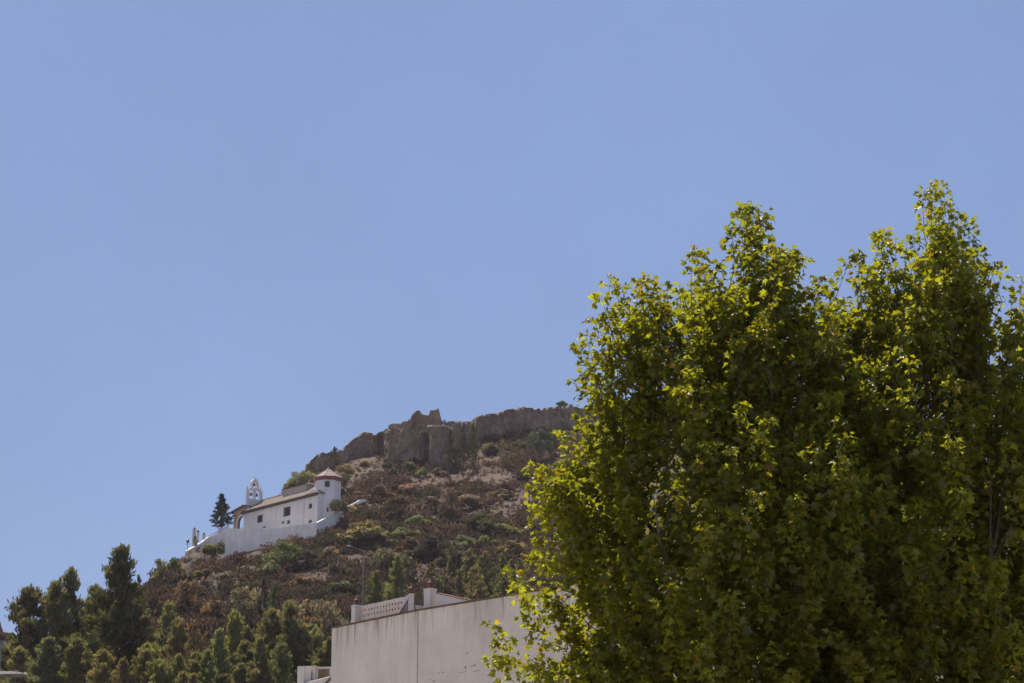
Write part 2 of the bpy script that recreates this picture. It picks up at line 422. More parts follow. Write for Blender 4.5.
def pine_proto(seed, nb=60, ntuft=7, nn=9, size=.02, droop=.0, ragged=.35, low=.12, power=.75):
    r = np.random.default_rng(seed)
    tr = MB(); bend = r.normal(size=2) * .018
    axis = lambda t: np.array([bend[0] * math.sin(t * 3.0), bend[1] * math.sin(t * 2.4), t])
    tr.tube([axis(t) for t in np.linspace(-.04, .97, 9)], [.021 * (1 - t * .93) + .001 for t in np.linspace(0, 1, 9)], 6)
    C, D, G = [], [], []
    lop = r.normal(size=2) * .12
    for i in range(nb):
        t = low + (1 - low) * (i + r.random()) / nb
        ang = i * 2.4 + r.normal() * .5
        Lb = .5 * (1 - t) ** power * min(1, ((t - low) / .14 + .35)) * r.uniform(1 - ragged * 1.5, 1.05) + .018
        Lb *= 1 + lop[0] * math.cos(ang) + lop[1] * math.sin(ang)
        up = r.uniform(.15, .55) + .5 * t - droop
        d = np.array([math.cos(ang), math.sin(ang), up * .55]); d2 = d / np.linalg.norm(d)
        p0 = axis(t)
        tip = p0 + d2 * Lb + np.array([0, 0, Lb * .12])
        tr.tube([p0, (p0 + tip) / 2 - np.array([0, 0, Lb * .04]), tip], [.0055 * (1 - t) + .0012, .003 * (1 - t) + .001, .0008], 3)
        gb = r.random()
        for j in range(max(2, int(ntuft * (.35 + Lb / .42)))):
            f = .22 + .80 * math.sqrt(r.random())
            c = p0 + (tip - p0) * f + r.normal(size=3) * np.array([.016, .016, .009]) * (1 + Lb)
            k_ = nn
            C.append(c + r.normal(size=(k_, 3)) * np.array([.015, .015, .011])); D.append(np.tile(d2 * .7 + np.array([0, 0, .75]), (k_, 1))); G.append(np.full(k_, gb * .5 + r.random() * .5))
    C = np.concatenate(C); D = np.concatenate(D); G = np.concatenate(G)
    me_t = bpy.data.meshes.new('trunk'); me_t.from_pydata(tr.v, [], tr.f); me_t.validate(); me_t.materials.append(M_bark)
    me_c = crown_mesh('crown', C, size, r, 3.4, D, G); me_c.materials.append(M_pine)
    return me_t, me_c

def broad_proto(seed, nl=1400, size=.045, lobes=16, trunk=.22):
    r = np.random.default_rng(seed)
    tr = MB(); C, G = [], []
    tr.tube([(0, 0, -.05), (.01, 0, trunk), (0, .01, .55)], [.03, .024, .01], 6)
    for i in range(lobes):
        a = r.uniform(0, 2 * math.pi); z = trunk + (1 - trunk) * r.uniform(.12, .88); rr = .40 * math.sqrt(max(0.05, 1 - ((z - .5) / .55) ** 2)) * math.sqrt(r.random())
        c = np.array([rr * math.cos(a), rr * math.sin(a), z]); R = r.uniform(.09, .19)
        tr.tube([(0, 0, trunk * .9), c * np.array([.5, .5, .5]) + np.array([0, 0, trunk * .5]), c], [.012, .008, .003], 4)
        n = int(nl / lobes * (R / .14) ** 2)
        dv = r.normal(size=(n, 3)); dv /= np.linalg.norm(dv, axis=1)[:, None]
        C.append(c + dv * R * (r.random(n) ** .4)[:, None] * np.array([1.1, 1.1, .85])); G.append(np.full(n, r.random()))
    C = np.concatenate(C); G = np.concatenate(G); C[:, 2] = np.minimum(C[:, 2], 1.0)
    me_t = bpy.data.meshes.new('trunk'); me_t.from_pydata(tr.v, [], tr.f); me_t.validate(); me_t.materials.append(M_bark)
    me_c = crown_mesh('crown', C, size, r, 1.7, None, G); me_c.materials.append(M_shrub)
    return me_t, me_c

def shrub_proto(seed, nl=900, size=.075, lobes=11, spiky=0.0):
    r = np.random.default_rng(seed); C, G, D = [], [], []
    for i in range(lobes):
        a = r.uniform(0, 2 * math.pi); rr = .36 * math.sqrt(r.random()); z = (.78 - 1.1 * rr) * r.uniform(.35, 1)
        c = np.array([rr * math.cos(a), rr * math.sin(a), max(.1, z)]); R = r.uniform(.12, .22)
        n = int(nl / lobes * (R / .17) ** 2)
        dv = r.normal(size=(n, 3)); dv /= np.linalg.norm(dv, axis=1)[:, None]
        C.append(c + dv * R * (r.random(n) ** .45)[:, None]); G.append(np.full(n, r.random())); D.append(dv * (1 - spiky) + np.array([0, 0, 1.2]))
    C = np.concatenate(C); G = np.concatenate(G); D = np.concatenate(D); C[:, 2] = np.clip(C[:, 2], -.06, 1)
    me = crown_mesh('shrub', C, size, r, 1.6 + spiky * 2, D if spiky else None, G); me.materials.append(M_shrub)
    return me

PINE_F = [pine_proto(100 + i, 84, 15, 17, .0112, ragged=.60, power=(1.0, .85, .75, .72, .82)[i], droop=.06) for i in range(5)]          # nearer, finer needles
PINE_C = [pine_proto(200 + i, 46, 8, 11, .020, ragged=.55, power=.55 + .1 * (i % 3)) for i in range(6)]            # farther
PINE_S = [pine_proto(300 + i, 30, 4, 6, .027, ragged=.55, low=.3, power=.5) for i in range(3)]                      # sparse
BROAD = [broad_proto(400 + i) for i in range(4)]
SHRUB = [shrub_proto(500 + i) for i in range(6)]
SPIKY = [shrub_proto(600 + i, 700, .06, 9, .8) for i in range(3)]

def plant(kind, var, name, px, ytop, ybase, wpx, col, label, cat, group=None, base=None, lean=(0, 0)):
    p = ground_at(px, ybase) if base is None else np.array(base, float)
    s = mpp(p); h = (ybase - ytop) * s; w = wpx * s * ({'pine': 1.6, 'hillpine': 1.45}.get(kind, 1.24) + (.75 if kind == 'pine' and ybase > 700 else 0))
    sets = {'pine': PINE_F, 'hillpine': PINE_C, 'sparse': PINE_S, 'broad': BROAD, 'shrub': SHRUB, 'spiky': SPIKY}[kind]
    pr = sets[var % len(sets)]
    rz = rng.uniform(0, 6.28)
    jit = rng.uniform(.86, 1.14, 3); col = np.array(col) * (1.45 if kind in ('shrub', 'broad') else 1.0); col = tuple(np.array(col) * jit * rng.uniform(.88, 1.12)) + (1,)
    if kind in ('shrub', 'spiky'):
        o = bpy.data.objects.new(name, pr); COL.objects.link(o)
        o.location = (p[0], p[1], p[2] - h * .06); o.scale = (w, w, h * 1.2); o.rotation_euler.z = rz; o.color = col
        return tag(o, label, cat, group)
    o = empty(name, (p[0], p[1], p[2]))
    o.scale = (w, w, h); o.rotation_euler = (lean[0], lean[1], rz)
    for nme, me in zip(('trunk', 'crown'), pr):
        c = bpy.data.objects.new(nme, me); COL.objects.link(c); c.parent = o; c.color = col
    return tag(o, label, cat, group)

DG, MG, YG, OL, BR, RB, BG, LG = ((.086, .088, .038), (.148, .148, .064), (.192, .190, .080), (.164, .158, .076), (.135, .10, .064), (.130, .078, .046), (.058, .062, .048), (.115, .130, .042))
PT, PC = 'pine_tree', 'tree'
G1 = 'pines of the wood at the hill foot'
# ---- wood on the left, at the foot of the hill
W = [
 ('pine', 0, PT, 115, 549, 722, 62, DG, 'tallest dark pointed pine of the left wood, rising clear above its neighbours', 'tree', G1),
 ('pine', 1, PT, 67, 570, 716, 40, MG, 'slender pine with thin leaning tip just left of the tallest pine', 'tree', G1),
 ('pine', 2, PT, 53, 584, 720, 44, OL, 'olive pine with blunt broad top, second from the ragged skyline pine', 'tree', G1),
 ('pine', 3, PT, 27, 590, 722, 52, DG, 'ragged dark pine with stub branches against the sky near the left edge', 'tree', G1),
 ('pine', 4, PT, 90, 588, 712, 40, MG, 'small-topped green pine filling the gap left of the tallest pine', 'tree', G1),
 ('broad', 0, 'leafy_tree', 8, 634, 716, 48, OL, 'low bushy tree at the very left edge below the ragged pine', 'tree', None),
 ('hillpine', 1, PT, 136, 577, 640, 18, BG, 'small dark bluish pine peeping out right of the tallest pine', 'tree', None),
 ('pine', 2, PT, 133, 609, 720, 40, YG, 'yellow-green pine at the right foot of the tallest pine', 'tree', G1),
 ('pine', 0, PT, 165, 605, 722, 36, YG, 'pale yellow-green pine standing below the big russet bush', 'tree', G1),
 ('pine', 3, PT, 177, 621, 726, 28, OL, 'narrow olive pine close on the right of the pale yellow-green pine', 'tree', G1),
 ('sparse', 0, 'bare_tree', 190, 624, 722, 48, (.125, .102, .060), 'brownish half-bare spreading tree between the left pines and the middle pines', 'tree', None),
 ('pine', 4, PT, 72, 641, 740, 42, MG, 'front-row green pine low in the left wood, left of a pair', 'tree', G1),
 ('pine', 1, PT, 100, 652, 742, 38, OL, 'front-row olive pine low in the left wood, right one of a pair', 'tree', G1),
 ('pine', 0, PT, 44, 640, 742, 44, OL, 'front-row pine low under the blunt olive pine near left edge', 'tree', G1),
 ('pine', 2, PT, 140, 652, 744, 34, YG, 'small yellowish pine in front row right of the tallest pine foot', 'tree', G1),
 ('pine', 3, PT, 158, 662, 748, 26, YG, 'very small bright pine at the bottom edge below the pale yellow-green pine', 'tree', G1),
 ('pine', 4, PT, 176, 657, 748, 28, MG, 'small green pine at bottom edge under the half-bare brown tree', 'tree', G1),
 ('pine', 1, PT, 118, 660, 746, 26, OL, 'dull olive small pine in bottom row of the left wood', 'tree', G1),
 ('pine', 3, PT, 12, 650, 742, 36, MG, 'short pine in front of the bushy tree at the left corner', 'tree', G1),
 ('pine', 4, PT, 231, 613, 722, 30, YG, 'light green pine with tufted top below the bare cliff', 'tree', G1),
 ('pine', 0, PT, 217, 631, 726, 28, YG, 'shorter light pine leaning on the left of the tufted-top pine', 'tree', G1),
 ('pine', 1, PT, 245, 629, 722, 26, MG, 'green pine right of the tufted-top pine, below the round green bush', 'tree', G1),
 ('broad', 1, 'leafy_tree', 247, 585, 640, 32, MG, 'rounded deep green tree half way up under the chapel terrace', 'tree', None),
 ('hillpine', 2, 'cypress_tree', 262, 578, 644, 12, BG, 'dark grey-green narrow column tree beside the rounded deep green tree', 'tree', None),
 ('hillpine', 3, PT, 272, 586, 660, 14, LG, 'thin bright young pine right of the dark column tree', 'tree', None),
 ('pine', 2, PT, 268, 612, 722, 32, YG, 'pale pine below the thin bright young pine', 'tree', G1),
 ('pine', 3, PT, 287, 604, 722, 36, MG, 'green pine left of the two broad round-crowned pines', 'tree', G1),
 ('broad', 2, 'leafy_tree', 305, 596, 690, 52, OL, 'broad olive round-crowned tree left of the house screen, left one of two', 'tree', None),
 ('broad', 3, 'leafy_tree', 331, 600, 690, 44, OL, 'broad olive round-crowned tree just behind the house corner pillar', 'tree', None),
 ('pine', 4, PT, 327, 640, 730, 20, LG, 'narrow bright pine just left of the white house corner', 'tree', G1),
 ('pine', 0, PT, 258, 640, 736, 26, OL, 'low olive pine in bottom row under the pale pine', 'tree', G1),
 ('pine', 1, PT, 280, 644, 736, 30, MG, 'low green pine in bottom row left of the white parapets', 'tree', G1),
 ('pine', 2, PT, 302, 628, 726, 28, MG, 'green pine right behind the small white parapets', 'tree', G1),
 ('pine', 4, PT, 205, 652, 742, 26, OL, 'low olive pine in bottom row below the shorter leaning light pine', 'tree', G1),
 ('shrub', 1, 'shrub', 199, 662, 690, 34, BR, 'brown dry bush at bottom edge below the half-bare tree', 'shrub', None),
 ('shrub', 2, 'shrub', 238, 668, 692, 26, BR, 'brown dry bush at bottom edge under the tufted-top pine', 'shrub', None),
# ---- slope under the chapel
 ('broad', 1, 'leafy_tree', 161, 558, 583, 15, LG, 'bright green tree on the skyline left of chapel terrace, left one of two', 'tree', None),
 ('shrub', 3, 'shrub', 174, 557, 574, 18, LG, 'bright green bush on the skyline just left of the chapel terrace', 'shrub', None),
 ('shrub', 4, 'shrub', 154, 571, 587, 12, OL, 'wispy small bush on the skyline at the top of the bare slope', 'shrub', None),
 ('spiky', 0, 'shrub', 186, 580, 616, 52, RB, 'big russet domed bush on the slope above the pale pine', 'shrub', None),
 ('spiky', 1, 'shrub', 150, 590, 622, 34, RB, 'russet-brown bush left of the big domed russet bush', 'shrub', None),
 ('spiky', 2, 'shrub', 247, 577, 589, 24, RB, 'low rust-brown bush above the rounded deep green tree', 'shrub', None),
 ('broad', 2, 'leafy_tree', 282, 541, 573, 34, LG, 'rounded green tree directly below the white terrace wall', 'tree', None),
 ('shrub', 2, 'shrub', 268, 552, 576, 20, MG, 'green bush leaning against the left of rounded green terrace tree', 'shrub', None),
 ('shrub', 1, 'shrub', 308, 548, 568, 26, BG, 'grey-green bush right of the rounded green terrace tree', 'shrub', None),
 ('shrub', 4, 'shrub', 300, 570, 590, 28, BR, 'dark brown bush below the grey-green bush, left of straw path', 'shrub', None),
 ('shrub', 0, 'shrub', 330, 540, 560, 24, BR, 'brown bush below the terrace corner', 'shrub', None),
 ('shrub', 3, 'shrub', 345, 575, 598, 34, DG, 'dark green bush right of the straw path, left of lamp pole', 'shrub', None),
 ('spiky', 2, 'shrub', 340, 553, 576, 28, BR, 'dry brown bush above the straw path, left of the lamp head', 'shrub', None),
 ('shrub', 2, 'shrub', 225, 566, 580, 22, BR, 'brown bush on the bare cliff under the terrace corner', 'shrub', None),
 ('shrub', 5, 'shrub', 203, 566, 578, 18, DG, 'dark bush on bare cliff just above the big russet bush', 'shrub', None),
 ('shrub', 1, 'shrub', 270, 590, 612, 22, DG, 'dark bush behind the thin bright young pine', 'shrub', None),
 ('shrub', 3, 'shrub', 213, 598, 622, 26, BR, 'shadowy brown bush at the foot of the bare cliff', 'shrub', None),
# ---- middle slope
 ('broad', 0, 'leafy_tree', 390, 544, 602, 46, (.085, .088, .055), 'grey-green dome-shaped tree right of the lamp pole', 'tree', None),
 ('pine', 0, PT, 397, 556, 612, 26, YG, 'bright young pine in front of the grey-green dome tree', 'tree', None),
 ('pine', 2, PT, 376, 572, 624, 24, MG, 'green young pine between lamp pole and bright young pine', 'tree', None),
 ('shrub', 4, 'shrub', 366, 513, 545, 48, OL, 'wide olive bush on the slope below the white road parapet', 'shrub', None),
 
 ('broad', 3, 'leafy_tree', 398, 496, 526, 34, (.07, .06, .036), 'dark brown-green tree at the right end of the road parapet', 'tree', None),
 ('shrub', 2, 'shrub', 419, 512, 526, 24, MG, 'green bush right of the dark brown-green tree', 'shrub', None),
 ('shrub', 5, 'shrub', 405, 523, 538, 32, MG, 'low spreading green bush below the dark brown-green tree', 'shrub', None),
 ('shrub', 1, 'shrub', 411, 535, 560, 34, (.08, .062, .034), 'brownish olive bush above the dome tree shoulder', 'shrub', None),
 ('shrub', 3, 'shrub', 430, 533, 562, 34, (.07, .058, .032), 'dark olive bush right of the brownish olive bush', 'shrub', None),
 ('spiky', 0, 'bare_tree', 451, 487, 521, 24, BR, 'bare brown cone-shaped tree in the middle of the slope', 'tree', None),
 ('shrub', 4, 'shrub', 430, 492, 512, 30, BR, 'brown bush left of the bare cone-shaped tree', 'shrub', None),
 ('shrub', 0, 'shrub', 475, 490, 508, 30, BR, 'brown bush right of the bare cone-shaped tree', 'shrub', None),
 ('shrub', 5, 'shrub', 487, 506, 530, 36, DG, 'dark green bush right of centre slope, below the straw path', 'shrub', None),
 ('shrub', 2, 'shrub', 508, 518, 536, 30, MG, 'green bush near the plane tree, right of the dark green one', 'shrub', None),
 ('shrub', 1, 'shrub', 484, 534, 549, 22, LG, 'small round bright green bush on the slope above the pines', 'shrub', None),
 ('shrub', 3, 'shrub', 465, 533, 549, 22, OL, 'small olive bush left of the round bright green one', 'shrub', None),
 ('shrub', 4, 'shrub', 510, 536, 556, 28, OL, 'olive bush right of the round bright green one', 'shrub', None),
 ('shrub', 0, 'shrub', 452, 545, 566, 30, BG, 'grey-green bush in the dip behind the middle pines', 'shrub', None),
 ('shrub', 5, 'shrub', 385, 530, 546, 26, DG, 'dark bush above the top of grey-green dome tree', 'shrub', None),
 ('hillpine', 0, PT, 451, 547, 602, 22, MG, 'green pine behind the house terrace, leftmost of the middle pines', 'tree', None),
 ('hillpine', 1, PT, 469, 550, 606, 26, YG, 'yellow-green pine behind the house terrace wall', 'tree', None),
 ('hillpine', 2, PT, 485, 552, 612, 28, OL, 'olive pine in the middle of the row behind the house wall', 'tree', None),
 ('hillpine', 3, PT, 502, 556, 614, 26, MG, 'green pine in the row behind the house wall, near plane tree', 'tree', None),
 ('hillpine', 4, PT, 520, 560, 616, 24, OL, 'olive pine half hidden by the plane tree above the house wall', 'tree', None),
 ('hillpine', 5, PT, 460, 572, 616, 22, BR, 'short brownish pine low behind the terracotta finial', 'tree', None),
 ('hillpine', 0, PT, 437, 575, 612, 14, OL, 'little olive pine on the straw patch behind the terrace post', 'tree', None),
# ---- under the castle
 ('hillpine', 2, PT, 450, 430, 481, 13, (.062, .068, .03), 'tall dark pine under the castle, left one of three', 'tree', None),
 ('hillpine', 4, PT, 463, 427, 480, 13, (.075, .072, .036), 'tall dull pine under the castle, middle one of three', 'tree', None),
 ('hillpine', 5, PT, 473, 423, 474, 15, (.07, .08, .032), 'tall green pine under the castle, right one of three', 'tree', None),
 ('sparse', 2, PT, 502, 440, 478, 13, OL, 'sparse thin pine below the long right castle wall', 'tree', None),
 ('sparse', 0, PT, 517, 448, 488, 16, (.10, .08, .045), 'brownish sparse pine right of the sparse thin pine', 'tree', None),
 ('broad', 1, 'leafy_tree', 541, 430, 462, 26, (.04, .065, .026), 'dark green leafy tree under the right castle wall', 'tree', None),
 ('shrub', 3, 'shrub', 551, 428, 450, 16, DG, 'dark bush against the castle wall right of dark leafy tree', 'shrub', None),
 ('shrub', 0, 'shrub', 487, 438, 455, 24, DG, 'dark bush at the left foot of the long castle wall', 'shrub', None),
 ('shrub', 5, 'shrub', 523, 437, 448, 20, DG, 'low dark bush at the foot of the long wall centre', 'shrub', None),
 ('shrub', 2, 'shrub', 560, 452, 472, 22, BR, 'brown bush below the right castle wall beside plane leaves', 'shrub', None),
 ('hillpine', 1, 'cypress_tree', 409, 446, 462, 9, (.06, .09, .03), 'small green pointed tree in front of the castle tower wall', 'tree', None),
 ('shrub', 1, 'shrub', 386, 456, 470, 11, DG, 'dark bush at the left foot of the castle tower', 'shrub', None),
 ('shrub', 4, 'shrub', 408, 459, 470, 15, DG, 'dark bush beneath the small green pointed tree', 'shrub', None),
 ('shrub', 2, 'shrub', 421, 462, 477, 11, LG, 'bright green bush at the foot of the castle tower', 'shrub', None),
 ('shrub', 5, 'shrub', 393, 465, 475, 9, OL, 'little olive bush on dry grass under the castle tower', 'shrub', None),
 ('shrub', 3, 'shrub', 368, 445, 455, 13, DG, 'dark bush in the shaded hollow of the castle wall', 'shrub', None),
 ('shrub', 0, 'shrub', 365, 458, 466, 12, BR, 'brown bush on the dry grass below the castle hollow', 'shrub', None),
 ('hillpine', 3, PT, 334, 447, 474, 12, DG, 'dark pointed pine between ruined wall and white tower', 'tree', None),
 ('broad', 2, 'leafy_tree', 344, 464, 494, 22, MG, 'green tree right behind the white tower roof', 'tree', None),
 ('shrub', 4, 'shrub', 325, 448, 458, 13, DG, 'dark bush on the skyline at left ruined wall', 'shrub', None),
 ('broad', 3, 'leafy_tree', 301, 470, 492, 28, MG, 'green tree on the skyline behind the chapel roof', 'tree', None),
 ('shrub', 1, 'shrub', 291, 478, 494, 16, OL, 'olive bush on the skyline at the left of chapel roof tree', 'shrub', None),
 ('shrub', 2, 'shrub', 318, 466, 484, 18, DG, 'dark bush behind the white tower, under the ruined wall', 'shrub', None),
 ('shrub', 5, 'shrub', 440, 465, 476, 16, BR, 'brown bush at the foot of the castle bastion', 'shrub', None),
 ('shrub', 0, 'shrub', 405, 480, 494, 30, BR, 'wide brown bush on the slope below the castle tower', 'shrub', None),
 ('shrub', 3, 'shrub', 380, 484, 498, 26, BR, 'brown bush above the road parapet end', 'shrub', None),
 ('shrub', 4, 'shrub', 500, 486, 500, 28, BR, 'brown bush right of slope below the brownish sparse pine', 'shrub', None),
 ('shrub', 1, 'shrub', 360, 490, 502, 22, BR, 'brown bush directly above the white road parapet', 'shrub', None),
]
for row in W: plant(*row)
rb = np.random.default_rng(8)                       # the rows behind, filling the wood
for i_ in range(64):
    px = rb.uniform(-6, 350); lim = np.interp(px, [0, 60, 110, 140, 200, 260, 350], [648, 606, 590, 618, 640, 622, 614])
    yt = lim + rb.uniform(0, 44)
    plant('pine', int(rb.integers(0, 5)), PT, px, yt, yt + rb.uniform(58, 84), rb.uniform(26, 40), (MG, OL, YG, OL)[int(rb.integers(0, 4))],
          'soft olive pine of the close-grown rows filling the wood behind its front trees', 'tree', 'background pines filling the wood')
for i_ in range(16):
    px = rb.uniform(425, 535); yt = rb.uniform(556, 584)
    plant('hillpine', int(rb.integers(0, 6)), PT, px, yt, yt + rb.uniform(38, 56), rb.uniform(18, 28), (MG, OL)[int(rb.integers(0, 2))],
          'soft olive pine of the clump crowding behind the long house wall', 'tree', 'background pines behind the house wall')

# ---- dry scrub and grass tufts over the whole slope: nobody could count them
def scrub():
    r = np.random.default_rng(77); C, Dv, Sz, Tn, Dr = [], [], [], [], []
    n_ok = 0
    for i in range(27000):
        px = r.uniform(60, 640); py = r.uniform(430, 720)
        d = (Vector(at(px, py, 100.0)) - EYEV).normalized(); h = BV.ray_cast(EYEV, d)
        if h[0] is None: continue
        p = np.array(h[0])
        bare = max([0] + [1.25 - math.hypot((px - a) / (rx * 1.1), (py - b2) / (ry * 1.3)) for a, b2, rx, ry, _ in PATCH])
        wb = float(np.interp(px, [184, 205, 225, 260, 295, 316, 342], [560, 553, 557, 546, 535, 535, 522]))
        if 184 < px < 342 and wb - 26 < py < wb + 4: continue
        rk = math.exp(-((px - 205) / 58) ** 2) * math.exp(-((py - 585) / 32) ** 2)
        if r.random() < .75 * rk: continue
        small = r.random() < .40 or bare > .1
        if bare > .1 and r.random() < .45: continue
        R = r.uniform(.25, .6) if small else r.uniform(.6, 1.25)
        k_ = int(r.integers(9, 16) if small else r.integers(24, 44))
        big = not small and bare <= 0 and r.random() < .16
        if big: R = r.uniform(1.3, 2.3); k_ = int(r.integers(110, 170))
        dv = r.normal(size=(k_, 3)); dv[:, 2] = np.abs(dv[:, 2]); dv /= np.linalg.norm(dv, axis=1)[:, None]
        C.append(p + dv * R * (r.random(k_) ** .5)[:, None] * np.array([1.1, 1.1, .8])); Dv.append(dv + np.array([0, 0, .7]))
        Sz.append(np.full(k_, r.uniform(.20, .36) * (.85 if small else 1.1)))
        g_ = r.random(); Tn.append(np.clip(r.random(k_) * .4 + g_ * .6, 0, 1)); Dr.append(np.full(k_, r.random() if not big else r.choice([.48, .5, .52, .06, .25])))
        n_ok += 1
    C, Dv, Sz, Tn, Dr = map(np.concatenate, (C, Dv, Sz, Tn, Dr))
    V, Fc = tri_leaves(C, 1.0, r, stretch=2.0, dirs=Dv)
    ctr = np.repeat(C, 4, 0); V = ctr + (V - ctr) * np.repeat(Sz, 4)[:, None]
    me = np_mesh('dry_scrub', V, Fc, {'tint': Tn, 'dry': Dr})
    m, nt, N, L, b = mat('dry_scrub')
    a = N.new('ShaderNodeAttribute'); a.attribute_name = 'dry'
    rr = ramp(N, [(0, (.090, .056, .043)), (.3, (.112, .067, .047)), (.45, (.092, .060, .040)), (.5, (.066, .060, .030)), (.54, (.088, .064, .038)), (.7, (.126, .078, .051)), (.9, (.162, .102, .062)), (1, (.21, .134, .074))]); L.new(a.outputs['Fac'], rr.inputs[0])
    t = N.new('ShaderNodeAttribute'); t.attribute_name = 'tint'
    br = math_(N, L, 'MULTIPLY_ADD', t.outputs['Fac'], .8); br.node.inputs[2].default_value = .6
    cc = mixc(N, L, 1.0, rr.outputs[0], br, 'MULTIPLY')
    dif = N.new('ShaderNodeBsdfDiffuse'); trn = N.new('ShaderNodeBsdfTranslucent'); ms = N.new('ShaderNodeMixShader'); ms.inputs[0].default_value = .42
    L.new(cc, dif.inputs[0]); L.new(cc, trn.inputs[0]); L.new(dif.outputs[0], ms.inputs[1]); L.new(trn.outputs[0], ms.inputs[2]); L.new(ms.outputs[0], N['Material Output'].inputs['Surface']); N.remove(b)
    o = link_mesh('dry_scrub', me, m); tag(o, 'dry brown scrub and grass tufts covering the hillside', 'scrub', kind='stuff')
scrub()

# ------------------------------------------------------------------ ruined castle
m, nt, N, L, b = mat('castle_rubble')
p = geo_pos(N)
n1 = noise(N, L, p, .22, 7, .7); n2 = noise(N, L, p, 1.6, 5, .7, (1, 1, 1.6)); n3 = noise(N, L, p, .5, 5, .6, (1, 1, .15))
r1 = ramp(N, [(.3, (.145, .096, .062)), (.5, (.28, .196, .128)), (.7, (.42, .31, .205))]); L.new(n1.outputs[0], r1.inputs[0])
r2 = ramp(N, [(.35, (.6, .58, .56)), (.6, (1.1, 1.1, 1.1))]); L.new(n2.outputs[0], r2.inputs[0])
r3 = ramp(N, [(.38, (.72, .7, .68)), (.6, (1, 1, 1))]); L.new(n3.outputs[0], r3.inputs[0])
c = mixc(N, L, 1.0, mixc(N, L, 1.0, r1.outputs[0], r2.outputs[0], 'MULTIPLY'), r3.outputs[0], 'MULTIPLY')
L.new(c, b.inputs['Base Color']); b.inputs['Roughness'].default_value = 1; bump(N, L, b, n2.outputs[0], .9, .5)
M_rubble = m

def ruin(name, pts, thick, parent=None, jag=.35, step=.45, sink=3.0, seed=0, mat_=None):
    """thick broken wall: pts (px, row of top, row of base, distance)"""
    top = np.array([at(a, t, d) for a, t, bt, d in pts]); bot = np.array([at(a, bt, d) for a, t, bt, d in pts])
    s = np.concatenate([[0], np.cumsum(np.linalg.norm(np.diff(top[:, :2], axis=0), axis=1) + 1e-4)])
    n = max(4, int(s[-1] / step)); ss = np.unique(np.concatenate([np.linspace(0, s[-1], n), s]))
    X = np.stack([np.interp(ss, s, top[:, 0]), np.interp(ss, s, top[:, 1])], -1)
    zt = np.interp(ss, s, top[:, 2]); zb = np.interp(ss, s, bot[:, 2]) - sink
    zt = zt + jag * (fbm(np.stack([ss * 1.1, ss * 0, ss * 0 + seed], -1), 3, seed) * .6 - .25)
    blk = hash3(np.floor(ss / .9 + vnoise(np.stack([ss * .4, ss * 0, ss * 0], -1), seed) * 1.2).astype(np.int64) + 500, np.zeros(len(ss), np.int64), np.zeros(len(ss), np.int64), seed)
    zt = zt - jag * 2.6 * (blk > .58) * blk + jag * .5
    kq = np.arange(len(X)); tg = X[np.minimum(kq + 5, len(X) - 1)] - X[np.maximum(kq - 5, 0)]; tg /= np.linalg.norm(tg, axis=1)[:, None]; nb = np.stack([-tg[:, 1], tg[:, 0]], -1)
    nz = 14; rows = []
    for k_ in range(nz + 1):                       # front face, bottom to top
        f = k_ / nz; z = zb + (zt - zb) * f
        Q = np.stack([X[:, 0], X[:, 1], z], -1)
        bk = hash3(np.floor(ss / .8).astype(np.int64) + 900, np.full(len(ss), k_ + 50, np.int64), np.zeros(len(ss), np.int64), seed + 1)
        d = .20 * fbm(Q / 2.6, 3, seed + 3) + .16 * fbm(Q / .7, 2, seed + 6) + .5 * (bk > .90) + (1 - f) * -.25
        Q[:, :2] += nb * d[:, None]; rows.append(Q)
    for k_ in (1, 2):                              # crumbled top
        Q = np.stack([X[:, 0], X[:, 1], zt + .25 * fbm(np.stack([ss, ss * 0 + k_ * 3, ss * 0], -1), 2, seed + 9) - .1 * k_], -1); Q[:, :2] += nb * thick * k_ / 2; rows.append(Q)
    Q = np.stack([X[:, 0], X[:, 1], zb], -1); Q[:, :2] += nb * (thick + .4); rows.append(Q)
    R = np.array(rows); a, c_ = R.shape[:2]
    V = R.reshape(-1, 3); ix = np.arange(a * c_).reshape(a, c_)
    Fc = np.stack([ix[:-1, :-1], ix[:-1, 1:], ix[1:, 1:], ix[1:, :-1]], -1).reshape(-1, 4).tolist()
    for e in (0, -1): Fc.append([int(q) for q in (ix[:, e] if e else ix[::-1, e])])
    me = bpy.data.meshes.new(name); me.from_pydata(V.tolist(), [], Fc); me.validate()
    o = link_mesh(name, me, mat_ or M_rubble)
    if parent is not None: adopt(o, parent)
    return o

e = empty('ruined_wall', at(326, 470, 512)); tag(e, 'stepped ruined stone wall on the skyline left of the castle tower, above the white tower', 'wall')
ruin('wall_section', [(307.2, 464, 474, 508), (310.5, 463, 473, 508), (311.4, 458.5, 472, 508.5), (317, 455, 471, 509), (318, 453.5, 471, 509), (322, 452.5, 470, 510), (334, 452, 468, 511), (343, 450.5, 464, 512)], 1.0, e, .2, seed=1)
ruin('wall_section', [(343.5, 448, 463, 514), (345.5, 446, 462, 514), (352, 441.5, 461, 515), (360, 435, 459, 516), (366, 431.5, 457, 517), (373, 433.5, 455, 518)], 1.5, e, .25, seed=2)
e = empty('castle_tower', at(410, 470, 520)); tag(e, 'big ruined castle tower with broken top and tall stump, centre of the skyline', 'tower')
ruin('wall_section', [(373, 433.5, 452, 522), (377, 434, 452, 524), (380, 432, 451, 525), (385, 429.5, 452, 524), (386, 429, 470, 521)], 1.2, e, .2, seed=3)
ruin('wall_section', [(385.5, 429, 470, 520), (389, 428, 471, 517), (397, 427.5, 472, 515), (408, 430, 473, 514), (419, 431, 474, 515), (428, 430, 474, 518)], 4.0, e, .25, seed=4)
